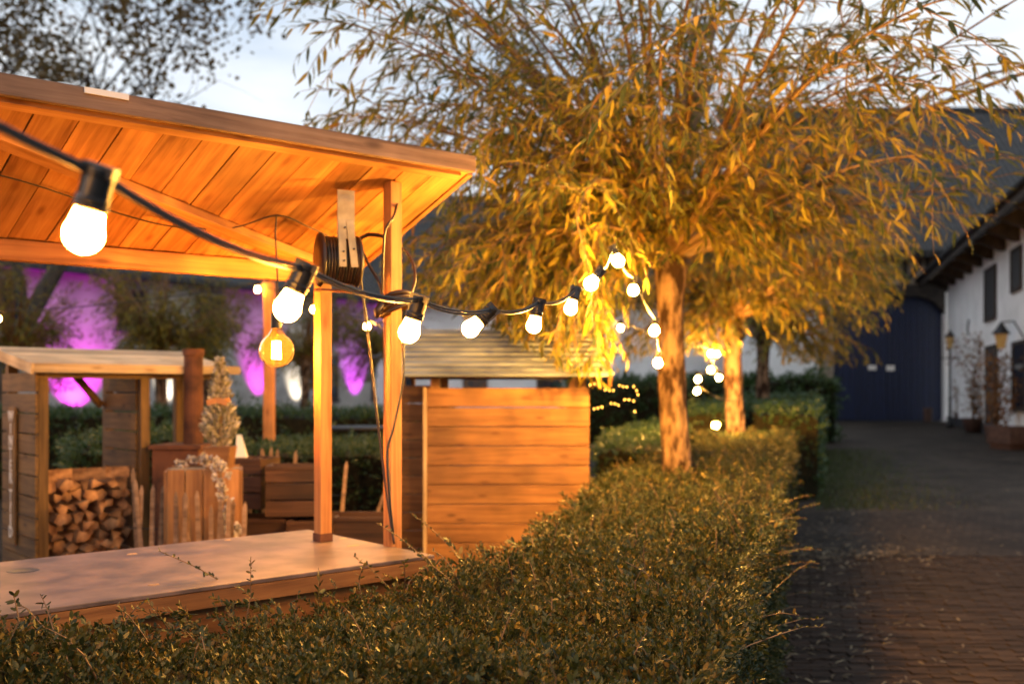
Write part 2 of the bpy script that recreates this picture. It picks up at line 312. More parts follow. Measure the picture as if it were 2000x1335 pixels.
M['pane'] = plain('dark_pane', (0.02, 0.024, 0.03), 0.08)
M['winframe'] = plain('brown_window_frame', (0.06, 0.028, 0.018), 0.5)
M['lantern'] = plain('lantern_glass', (0.45, 0.30, 0.10), 0.3)
M['pot'] = noisy('terracotta', (0.045, 0.022, 0.015), (0.085, 0.042, 0.028), 8, 0.8, 0.2, 0.004)
M['ribbon'] = plain('orange_ribbon', (0.42, 0.17, 0.05), 0.7)
for k in ('brick', 'brick_far', 'path', 'drive', 'earth', 'hull', 'bark'):
    M[k].node_tree.nodes['Principled BSDF'].inputs['Specular IOR Level'].default_value = 0.12
M['hill'] = noisy('wooded_hill', (0.010, 0.014, 0.008), (0.03, 0.035, 0.018), 0.6, 1, 0.8, 0.5)

# ------------------------------------------------------------------ setting: ground, path
g = MB()
ys = [-60, -10, 0, 4, 8, 12, 20, 30, 45, 80, 200, 700]
for i in range(len(ys) - 1):
    y0, y1 = ys[i], ys[i + 1]; z0, z1 = min(gz(y0), 0.8) - 0.03, min(gz(y1), 0.8) - 0.03
    g.add([(-700, y0, z0), (700, y0, z0), (700, y1, z1), (-700, y1, z1)], [(0, 1, 2, 3)])
tag(g.build('ground', M['earth']), kind='structure')
def xr(y): return 0.42 + 0.296 * (y - 1.87)              # the path side of the hedge row
def strip(name, mat, y0, y1, xa, xb, dz, n=10):
    m = MB()
    for i in range(n):
        a, b = y0 + (y1 - y0) * i / n, y0 + (y1 - y0) * (i + 1) / n
        m.add([(xa(a), a, gz(a) + dz), (xb(a), a, gz(a) + dz), (xb(b), b, gz(b) + dz), (xa(b), b, gz(b) + dz)], [(0, 1, 2, 3)])
    return tag(m.build(name, mat), kind='structure')
strip('path', M['path'], 11.6, 37.6, lambda y: xr(y) - 0.2, lambda y: 15.8 + 0.29 * (y - 36) + 0.3, -0.012, 16)
strip('driveway', M['drive'], 8.75, 11.6, lambda y: xr(y) - 0.2, lambda y: 12, -0.010, 6)
bed = strip('paving', M['earth'], -1.5, 8.75, lambda y: xr(y) - 0.2, lambda y: 9, -0.022, 6)
bm_ = MB().box((-0.098, -0.030, -0.02), (0.098, 0.030, 0.0)).mesh('brick'); bm_.materials.append(M['brick'])
rest = MB(); nb = 0; y = 1.6; row = 0
while y < 8.72:
    x = xr(y) - 0.05 + (0.1 if row % 2 else 0)
    while x < 6.2:
        vis = 4.45 < y < 6.95 and xr(y) + 0.02 < x < 0.5144 * y + 0.14
        if vis and nb < 300:
            o = bpy.data.objects.new('brick', bm_); C.objects.link(o); o.parent = bed
            o.location = (x, y, random.uniform(-0.004, 0.004)); o.rotation_euler = (random.gauss(0, 0.012), random.gauss(0, 0.008), random.gauss(0, 0.012)); nb += 1
        else:
            h = random.uniform(-0.004, 0.004); rest.box((x - 0.098, y - 0.030, -0.02), (x + 0.098, y + 0.030, h))
        x += 0.205
    y += 0.068; row += 1
tag(rest.build('brick_courses', M['brick_far'], bed), kind='stuff')

# ------------------------------------------------------------------ buildings round the yard
def window(parent, x0, x1, z0, z1, y=0.0, frame='winframe', pane='pane', bars=(1, 2), name='window'):
    m = MB(); t = 0.07
    m.box((x0, y - 0.05, z0), (x0 + t, y + 0.02, z1)).box((x1 - t, y - 0.05, z0), (x1, y + 0.02, z1)).box((x0 + t, y - 0.05, z0), (x1 - t, y + 0.02, z0 + t)).box((x0 + t, y - 0.05, z1 - t), (x1 - t, y + 0.02, z1))
    for i in range(bars[0]):
        xx = x0 + (x1 - x0) * (i + 1) / (bars[0] + 1); m.box((xx - 0.02, y - 0.045, z0 + t), (xx + 0.02, y + 0.01, z1 - t))
    for i in range(bars[1]):
        zz = z0 + (z1 - z0) * (i + 1) / (bars[1] + 1); m.box((x0 + t, y - 0.042, zz - 0.02), (x1 - t, y + 0.008, zz + 0.02))
    w = m.build(name, M[frame], parent)
    MB().box((x0 + t, y - 0.02, z0 + t), (x1 - t, y + 0.0, z1 - t)).build('pane', M[pane], w)
    MB().box((x0 - 0.06, y - 0.09, z0 - 0.08), (x1 + 0.06, y + 0.0, z0 - 0.002)).build('sill', M['plinth'], w)
    return w

# the long farmhouse on the left, washed in purple and white light
fh_dir = Vector((0.621, 0.784)); fh_rz = math.atan2(fh_dir.y, fh_dir.x)
FH = thing('farmhouse', 'long whitewashed farmhouse washed in purple light behind the trees', 'building', (-13.9, 30, 0.2), fh_rz)
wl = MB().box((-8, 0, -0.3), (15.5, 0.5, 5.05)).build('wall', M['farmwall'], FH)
MB().box((-8, -0.04, -0.3), (15.5, -0.002, 0.35)).build('plinth', M['plinth'], FH)
rf = MB().hexa([(-8.4, -0.6, 4.75), (15.9, -0.6, 4.75), (15.9, 5, 9.2), (-8.4, 5, 9.2)], [(-8.4, -0.6, 4.95), (15.9, -0.6, 4.95), (15.9, 5, 9.4), (-8.4, 5, 9.4)]).build('roof', M['tile'], FH)
MB().tube([(-8.4, -0.68, 4.8), (15.9, -0.68, 4.8)], 0.08).build('gutter', M['iron'], rf)
for x0, x1, z0, z1 in ((-1.6, -0.75, 3.2, 4.5), (-3.9, -2.7, 1.0, 2.6), (2.1, 3.2, 1.0, 2.6), (2.1, 3.2, 3.2, 4.5), (5.0, 6.1, 1.0, 2.6), (5.0, 6.1, 3.2, 4.5), (10.3, 11.4, 0.9, 2.6), (10.3, 11.4, 3.2, 4.5), (13.2, 14.2, 0.9, 2.6)):
    window(FH, x0, x1, z0, z1, -0.01)

# the range across the end of the yard
BR_ = thing('barn_range', 'long low white barn with grey tiled roof behind the willow', 'building', (-6.0, 40.5, 0.3))
MB().box((0, 0, -0.3), (18.2, 0.5, 4.9)).build('wall', M['whitewall'], BR_)
MB().hexa([(-3.2, -0.6, 4.6), (18.3, -0.6, 4.6), (18.3, 7, 10.2), (-3.2, 7, 10.2)], [(-3.2, -0.6, 4.85), (18.3, -0.6, 4.85), (18.3, 7, 10.45), (-3.2, 7, 10.45)]).build('roof', M['tile'], BR_)
for x0, x1 in ((1.0, 2.0), (4.0, 5.0), (7.0, 8.0), (12.0, 13.0), (15.2, 16.2)):
    window(BR_, x0, x1, 1.2, 2.5, -0.01)
hl = MB(); hx = np.linspace(-90, 90, 61)
for i in range(60):
    z0 = 17 + 3 * mnoise.noise((hx[i] * 0.05, 0, 0)) + 1.2 * mnoise.noise((hx[i] * 0.4, 3, 0)); z1 = 17 + 3 * mnoise.noise((hx[i + 1] * 0.05, 0, 0)) + 1.2 * mnoise.noise((hx[i + 1] * 0.4, 3, 0))
    hl.add([(hx[i], 90, 0), (hx[i + 1], 90, 0), (hx[i + 1], 105, z1), (hx[i], 105, z0), (hx[i + 1], 130, 0), (hx[i], 130, 0)], [(0, 1, 2, 3), (3, 2, 4, 5)])
tag(hl.build('hill', M['hill']), kind='structure')

# gate barn
GY = 37.4; GZ = gz(GY)
GB = thing('gate_barn', 'tall barn with half-timbered gable strip and tiled roof above the blue gate', 'building', (0, GY, GZ))
xL, xR_ = 12.05, 16.3
def gx(px): return (px - HX) / F * GY
a0, a1 = gx(1628), gx(1846)
MB().box((gx(1600), 0, -0.3), (a0, 0.5, 4.85)).build('gate_pier', M['loam'], GB)
MB().box((a1, 0, -0.3), (a1 + 0.9, 0.5, 4.85)).build('gate_pier', M['whitewall'], GB)
# spandrels: the opening has a cambered head
sp = MB(); n = 12
for i in range(n):
    t0, t1 = i / n, (i + 1) / n; xa, xb = a0 + (a1 - a0) * t0, a0 + (a1 - a0) * t1
    f = lambda t: 4.72 - 0.55 * max(0, 2 * t - 1) ** 5 - 0.12 * abs(2 * t - 1) ** 6
    sp.hexa([(xa, 0, f(t0)), (xb, 0, f(t1)), (xb, 0.5, f(t1)), (xa, 0.5, f(t0))], [(xa, 0, 4.85), (xb, 0, 4.85), (xb, 0.5, 4.85), (xa, 0.5, 4.85)])
sp.build('gate_arch', M['beam'], GB)
for s in (0, 1):
    lf = MB(); x0 = a0 + (a1 - a0) * 0.5 * s; x1 = x0 + (a1 - a0) * 0.5 - 0.02
    leaf = lf.box((x0, 0.30, 0.0), (x1, 0.36, 4.7)).build('gate_leaf', M['blue'], GB)
    k = 9; w = (x1 - x0) / k
    for i in range(k):
        b = MB().box((x0 + i * w + 0.006, 0.262, 0.05), (x0 + (i + 1) * w - 0.006, 0.298, 4.7)).build('plank', M['blue'], leaf)
sgn = MB().box((gx(1700), 0.245, 1.93), (gx(1716), 0.258, 2.10)).build('notice_plate', M['white'], GB)
MB().box((gx(1736), 0.245, 1.90), (gx(1752), 0.258, 2.09)).build('notice_plate', M['white'], GB)
MB().box((gx(1600), -0.05, 4.86), (a1 + 0.9, 0.45, 5.12)).build('lintel_beam', M['beam'], GB)
MB().box((gx(1430), 0.06, 5.125), (a1 + 2.4, 0.4, 6.4)).build('timber_infill', M['loam'], GB)
MB().box((gx(1430), 0.0, -0.3), (gx(1600) - 0.01, 0.5, 5.12)).build('side_wall', M['whitewall'], GB)
for px in (1560, 1620, 1690, 1728, 1768, 1812, 1850):
    MB().box((gx(px) - 0.09, 0.0, 5.122), (gx(px) + 0.09, 0.06, 6.15)).build('post', M['beam'], GB)
for p, q in ((1740, 1766), (1800, 1772), (1640, 1680)):
    board('brace', (gx(p), 0.03, 6.05), (gx(q), 0.03, 5.2), 0.05, 0.15, M['beam'], GB, up=(1, 0, 0))
MB().box((gx(1430), -0.02, 6.152), (a1 + 2.4, 0.07, 6.36)).build('wall_plate', M['beam'], GB)
grf = MB().hexa([(9, -0.55, 6.1), (23, -0.55, 6.1), (23, 6.4, 13.2), (9, 6.4, 13.2)], [(9, -0.55, 6.35), (23, -0.55, 6.35), (23, 6.4, 13.45), (9, 6.4, 13.45)]).build('roof', M['tile'], GB)
MB().tube([(9, 6.4, 13.45), (23, 6.4, 13.45)], 0.16).build('ridge', M['tile'], grf)
for px in (1760, 1790):
    xx = gx(px); sk = MB().hexa([(xx - 0.3, 1.25, 8.19), (xx + 0.25, 1.25, 8.19), (xx + 0.25, 1.9, 8.85), (xx - 0.3, 1.9, 8.85)], [(xx - 0.3, 1.2, 8.25), (xx + 0.25, 1.2, 8.25), (xx + 0.25, 1.85, 8.91), (xx - 0.3, 1.85, 8.91)]).build('skylight', M['pane'], grf)

# white house on the right, seen along its front. local x runs away from us down the front, local -y faces the yard
wdir = Vector((0.29, 1.0)).normalized(); w_rz = math.atan2(wdir.y, wdir.x)
w0 = Vector((15.8 + 0.29 * (17 - 36), 17.0))
WH = thing('white_house', 'whitewashed brick house with dark eaves and shutters beside the lane', 'building', (w0.x, w0.y, 0.1), w_rz)
# local +y points to the left (yard side): normal of wdir turned +90 deg
WLEN = 20.0
def wl_pos(px):           # distance down the front at which the wall meets an image column
    k = (px - HX) / F; s = (k * w0.y - w0.x) / (wdir.x - k * wdir.y); return s
def wl_z(py, px):
    s = wl_pos(px); d = w0.y + wdir.y * s; return CAM_H + (HY - py) / F * d - 0.1
MB().box((0, -0.5, -0.3), (WLEN, 0, 5.9)).build('wall', M['whitewall'], WH)
MB().box((0, 0.002, -0.3), (WLEN, 0.05, 0.42)).build('plinth', M['plinth'], WH)
wr = MB().hexa([(-0.3, 0.85, 5.30), (WLEN + 1.2, 0.85, 5.30), (WLEN + 1.2, -4.5, 9.5), (-0.3, -4.5, 9.5)], [(-0.3, 0.85, 5.5), (WLEN + 1.2, 0.85, 5.5), (WLEN + 1.2, -4.5, 9.7), (-0.3, -4.5, 9.7)]).build('roof', M['tile'], WH)
MB().box((-0.3, 0.855, 5.22), (WLEN + 1.2, 0.90, 5.52)).build('fascia_board', M['beam'], wr)
MB().tube([(-0.3, 0.97, 5.47), (WLEN + 1.2, 0.97, 5.47)], 0.075).build('gutter', M['iron'], wr)
for i in range(12):
    x = 0.6 + i * 1.75; MB().hexa([(x, 0.002, 5.0), (x + 0.16, 0.002, 5.0), (x + 0.16, 0.14, 5.0), (x, 0.14, 5.0)], [(x, 0.002, 5.72), (x + 0.16, 0.002, 5.72), (x + 0.16, 0.78, 5.28), (x, 0.78, 5.28)]).build('eaves_bracket', M['beam'], WH)
def wh_rect(name, pxa, pxb, pyt, pyb, mat, dep=0.03, frame=True):
    xa, xb = sorted((wl_pos(pxa), wl_pos(pxb))); pm = (pxa + pxb) / 2; z0, z1 = wl_z(pyb, pm), wl_z(pyt, pm)
    w = MB().box((xa, 0.003, z0), (xb, dep, z1)).build(name, mat, WH)
    fr = MB(); t = 0.09
    fr.box((xa - t, 0.004, z0 - t), (xa, dep + 0.03, z1 + t)).box((xb, 0.004, z0 - t), (xb + t, dep + 0.03, z1 + t)).box((xa, 0.004, z1), (xb, dep + 0.03, z1 + t)).box((xa, 0.004, z0 - t), (xb, dep + 0.05, z0))
    fr.build('frame', M['beam'], w); return w
wh_rect('shutter', 1926, 1946, 527, 620, M['shutter'])
wh_rect('shutter', 1978, 1996, 490, 562, M['shutter'])
dr = wh_rect('door', 1928, 1948, 680, 836, M['shutter'])
wh_rect('window', 1981, 2006, 672, 796, M['pane'])
for px, py in ((1965, 660), (1893, 640)):
    s = wl_pos(px); z = wl_z(py, px); MB().tube([(s, 0.03, z - 0.25), (s + 0.05, 0.045, z), (s - 0.05, 0.03, z + 0.25)], 0.025).build('wall_anchor', M['iron'], WH)

def lantern(name, label, loc, h, group=None):
    t = thing(name, label, 'lamp', loc, 0, group)
    MB().lathe([(0.11, 0), (0.11, 0.12), (0.05, 0.2), (0.04, 0.9), (0.055, 0.95), (0.03, 1.0), (0.03, h - 0.45), (0.05, h - 0.42)], 10).build('post', M['iron'], t, smooth=True)
    MB().tube([(-0.35, 0, h - 0.75), (0.35, 0, h - 0.75)], 0.02, 6).build('ladder_bar', M['iron'], t)
    hd = MB().lathe([(0.08, h - 0.42), (0.15, h - 0.06)], 6).build('lamp_glass', M['lantern'], t)
    MB().lathe([(0.19, h - 0.06), (0.10, h + 0.06), (0.05, h + 0.09), (0.03, h + 0.18)], 6).build('lamp_cap', M['iron'], hd)
    return t
s = wl_pos(1885); p = w0 + wdir * s; lantern('street_lamp', 'old iron street lamp beside a rust-red climber at the white house', (p.x - 0.5, p.y, gz(p.y) + 0.0), 3.0)
p = w0 + wdir * wl_pos(2000)
wlmp = thing('wall_lamp', 'dark wall lantern on the white house at the right edge', 'lamp', (p.x - 0.55, p.y, 2.75))
MB().lathe([(0.09, -0.3), (0.17, 0.05)], 6).build('lamp_glass', M['lantern'], wlmp)
MB().lathe([(0.24, 0.05), (0.12, 0.2), (0.03, 0.33)], 6).build('lamp_cap', M['iron'], wlmp)
MB().tube([(0.55, 0, -0.05), (0.3, 0, 0.36), (0, 0, 0.33)], 0.02, 6).build('arm', M['iron'], wlmp)

# ------------------------------------------------------------------ foliage templates
def leaf_t(w=0.075, sag=0.10):
    v = [(0, 0, 0), (0.28, w, 0.02), (0.28, 0, 0), (0.28, -w, 0.02), (0.65, w * 0.8, 0.02 - sag * 0.35), (0.65, 0, -sag * 0.4), (0.65, -w * 0.8, 0.02 - sag * 0.35), (1, 0, -sag)]
    f = [(0, 2, 1), (0, 3, 2), (1, 2, 5, 4), (2, 3, 6, 5), (4, 5, 7), (5, 6, 7)]
    return v, f
def oval_t(w=0.22):
    return [(0, 0, 0), (0.3, w, 0.05), (0.75, w * 0.85, 0.03), (1, 0, -0.03), (0.75, -w * 0.85, 0.03), (0.3, -w, 0.05)], [(0, 3, 2, 1), (0, 5, 4, 3)]
def sprig(nl=10, ll=0.30, stem=0.012):
    """unit sprig along +x with opposite oval leaves; leaf islands stay separate"""
    V, Fc = [], []
    st = MB().tube([(0, 0, 0), (0.5, 0.02, 0.02), (0.98, 0, 0.0)], [stem, stem * 0.7, stem * 0.3], 3, False); V += st.v; Fc += st.f
    ov, of = oval_t()
    for i in range(nl):
        t = 0.15 + 0.85 * (i + 0.5) / nl; a = i * 2.3 + random.random() * 0.8; el = random.uniform(0.45, 1.0)
        d = Vector((math.cos(el), math.sin(el) * math.cos(a), math.sin(el) * math.sin(a))); nrm = Vector((random.gauss(0, .4) - 0.2, random.gauss(0, .5), 1)); y = nrm.cross(d).normalized(); z = d.cross(y)
        s_ = ll * random.uniform(0.75, 1.15) * (1.1 - 0.35 * t); o = len(V)
        V += [tuple(Vector((t, 0, 0)) + (d * p[0] + y * p[1] + z * p[2]) * s_) for p in ov]; Fc += [tuple(i_ + o for i_ in f) for f in of]
    return V, Fc

# ------------------------------------------------------------------ hedges
def hedge_volume(name, label, xl_, xr_, y0, y1, ztop, dens, sl, leafm, root, group=None, zbase=0.0, sides=('r', 'l'), nl=10, ends=True, bumps=0.05):  # noqa
    """root: place; xl_(y), xr_(y): plan outline; dens(d): sprigs per square metre of face"""
    t = thing(name, label, 'hedge', root, 0, group); off = np.array(root)
    def top(x, y):
        e = min(x - xl_(y), xr_(y) - x); rnd = 0.10 * max(0, 1 - e / 0.18) ** 2
        return ztop + gz(y) + bumps * (mnoise.noise((x * 2.1, y * 2.1, 1.7)) + 0.6 * mnoise.noise((x * 5, y * 5, 4.1))) - rnd
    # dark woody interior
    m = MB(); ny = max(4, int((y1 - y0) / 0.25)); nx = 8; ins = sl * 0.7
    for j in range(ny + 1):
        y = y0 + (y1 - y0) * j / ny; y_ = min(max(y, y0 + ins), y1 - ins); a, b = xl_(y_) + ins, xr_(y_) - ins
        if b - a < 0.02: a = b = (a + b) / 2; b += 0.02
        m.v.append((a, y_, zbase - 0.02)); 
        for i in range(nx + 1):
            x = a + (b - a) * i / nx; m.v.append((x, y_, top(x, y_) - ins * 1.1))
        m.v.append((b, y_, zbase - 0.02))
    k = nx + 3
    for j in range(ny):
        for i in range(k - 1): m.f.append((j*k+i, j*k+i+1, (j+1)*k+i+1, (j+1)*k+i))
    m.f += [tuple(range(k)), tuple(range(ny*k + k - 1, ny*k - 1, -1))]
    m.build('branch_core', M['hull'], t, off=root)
    P, X, SC = [], [], []
    def put(x, y, z, nx_, ny_, nz_):
        d = math.hypot(x, y); s_ = sl * (random.uniform(0.65, 1.3) if random.random() < 0.86 else random.uniform(1.4, 2.1)) * (1 + 0.05 * max(0, d - 3))
        dx = Vector((nx_, ny_, nz_)) + Vector((random.gauss(0, .55), random.gauss(0, .55), random.gauss(0, .45) + 0.25))
        P.append((x - nx_ * s_ * 0.6, y - ny_ * s_ * 0.6, z - nz_ * s_ * 0.75)); X.append(dx); SC.append(s_)
    step = 0.25; y = y0
    while y < y1:
        yb = min(y + step, y1); ym = (y + yb) / 2; a, b = xl_(ym), xr_(ym); d = math.hypot((a + b) / 2, ym); D = dens(d)
        for _ in range(int(D * (yb - y) * (b - a))):
            yy = random.uniform(y, yb); x = random.uniform(xl_(yy), xr_(yy)); put(x, yy, top(x, yy), 0, 0, 1)
        for sd_ in sides:
            for _ in range(int(D * 0.55 * (yb - y) * ztop)):
                yy = random.uniform(y, yb); x = xr_(yy) if sd_ == 'r' else xl_(yy); z = zbase + ztop * random.random() ** 0.8
                x += 0.04 * mnoise.noise((yy * 3, z * 3, 9)) - (0.03 if sd_ == 'r' else -0.03)
                put(x, yy, z + gz(yy), 1 if sd_ == 'r' else -1, 0, 0.1)
        y = yb
    if ends:
        for yy, s_ in ((y0, -1), (y1, 1)):
            D = dens(math.hypot(xl_(yy), yy))
            for _ in range(int(D * 0.6 * (xr_(yy) - xl_(yy)) * ztop)):
                put(random.uniform(xl_(yy), xr_(yy)), yy, zbase + gz(yy) + ztop * random.random(), 0, s_, 0.1)
    P = np.array(P) - off; X = np.array(X); Z = rng.normal(size=X.shape)
    tv, tf = sprig(nl, 0.23 if nl > 10 else 0.30)
    tag(scatter('foliage', tv, tf, P, X, Z, np.array(SC), leafm, t), kind='stuff')
    return t, top

XLP = [(0.6, -2.9), (1.25, -2.15), (2.1, -1.25), (2.75, -0.62), (3.12, -0.20), (3.8, 0.02), (6.0, 0.46), (12.0, 2.25), (13, 2.5)]
def xl_main(y):
    for (a, xa), (b, xb) in zip(XLP, XLP[1:]):
        if y <= b: return xa + (xb - xa) * (y - a) / (b - a)
    return XLP[-1][1]
xr_b = lambda y: xr(y) + 0.05 * mnoise.noise((y * 1.3, 0.3, 0))
H1, top1 = hedge_volume('hedge', 'clipped small-leaved hedge filling the foreground, lit gold by the bulbs', xl_main, xr_b, 1.05, 12.2, 0.90,
                        lambda d: 2300 if d < 2.7 else (1500 if d < 4.5 else 620), 0.066, M['hedge'], (0.3, 4.0, 0), bumps=0.095, nl=13)
# long stray shoots of the foreground hedge
P, X, SC, ST = [], [], [], MB()
ov, of = oval_t(0.2)
strays = [pt(310, 1075, 2.75), pt(690, 1085, 3.0), pt(490, 1090, 2.6), pt(735, 1020, 3.1), pt(1030, 1090, 3.0), pt(1315, 1080, 3.4), pt(1460, 1010, 4.4), pt(1500, 920, 6), pt(1545, 1085, 3.9), pt(1420, 1000, 4.2), pt(90, 1225, 1.95), pt(225, 1180, 2.2), pt(1200, 1140, 2.8), pt(800, 1000, 3.3)]
for i in range(150):
    y = random.uniform(1.4, 8.0); x = random.uniform(xl_main(y) + .05, xr(y)); strays.append(Vector((x, y, top1(x, y) + random.uniform(0.03, 0.11))))
for i in range(26):
    y = random.uniform(2.2, 8); strays.append(Vector((xr(y) + random.uniform(0.05, 0.2), y, random.uniform(0.45, 0.95))))
for tip in strays:
    x = min(max(tip.x + random.uniform(-.08, .12), xl_main(tip.y) + 0.06), xr(tip.y) - 0.08); y = tip.y + random.uniform(-.1, .1); base = Vector((x, y, min(top1(x, y), tip.z) - 0.07))
    mid = (base + tip) / 2 + Vector((random.gauss(0, .015), random.gauss(0, .015), 0.025)); pts = [base, base.lerp(mid, .5) + Vector((0, 0, .006)), mid, mid.lerp(tip, .5) + Vector((0, 0, .008)), tip]
    ST.tube(pts, [0.0022, 0.002, 0.0017, 0.0013, 0.0008], 4)
    L_ = (tip - base).length; k = int(L_ / 0.011)
    for q in range(k):
        f = 0.25 + 0.75 * q / k; ii = min(int(f * 4), 3); pp = pts[ii].lerp(pts[ii + 1], f * 4 - ii); dd = (pts[ii + 1] - pts[ii]).normalized()
        P.append(pp); X.append(dd * 0.5 + Vector((random.gauss(0, .8), random.gauss(0, .8), random.gauss(0.2, .6)))); SC.append(random.uniform(0.011, 0.02))
so = ST.build('stray_shoot', M['hedge_twig'], H1, off=(0.3, 4, 0)); tag(so, kind='stuff')
P = np.array(P) - np.array((0.3, 4, 0)); X = np.array(X); tag(scatter('shoot_leaves', ov, of, P, X, rng.normal(size=X.shape) * 0.6 + (0, 0, 1), np.array(SC), M['hedge'], H1), kind='stuff')

far_d = lambda d: 420
hedge_volume('hedge', 'tall dark green hedge block nearest the blue gate along the lane', lambda y: xr(y) - 1.5, lambda y: xr(y) + 0.35, 12.9, 23, 1.18, lambda d: 170, 0.10, M['yew'], (4.5, 17, 0), nl=8)
hedge_volume('hedge', 'low clipped hedge behind the dark crates and stall posts', lambda y: -2.35, lambda y: -0.95, 7.9, 9.6, 0.98, far_d, 0.075, M['yew'], (-1.7, 8.7, 0), nl=8)
hedge_volume('hedge', 'dark hedge running below the lit farmhouse wall', lambda y: -7.5, lambda y: -0.8, 13.0, 14.4, 1.13, lambda d: 130, 0.11, M['yew'], (-4, 13.7, 0), nl=8)
hedge_volume('hedge', 'dark green hedge between the kiosk and the first willow trunk', lambda y: 0.75 + 0.2 * (y - 9), lambda y: 1.45 + 0.2 * (y - 9), 8.6, 12.8, 1.0, lambda d: 300, 0.085, M['yew'], (1.4, 10, 0), nl=8)
hedge_volume('shrub', 'rounded green shrub behind the firewood shelter', lambda y: -3.9 + 0.5 * abs(y - 8.6), lambda y: -2.3 - 0.3 * abs(y - 8.6), 7.7, 9.6, 1.05, far_d, 0.085, M['yew'], (-3.2, 8.6, 0), nl=8, bumps=0.15)
hedge_volume('shrub', 'dark shrubbery in front of the white barn behind the willow trunks', lambda y: 1.4, lambda y: 8.1, 24.5, 26.5, 1.55, lambda d: 70, 0.16, M['yew'], (4.7, 25, 0), nl=8, bumps=0.35)
for o in bpy.data.objects:
    if o.get('category') == 'hedge' and o.name.startswith('shrub'): o['category'] = 'shrub'

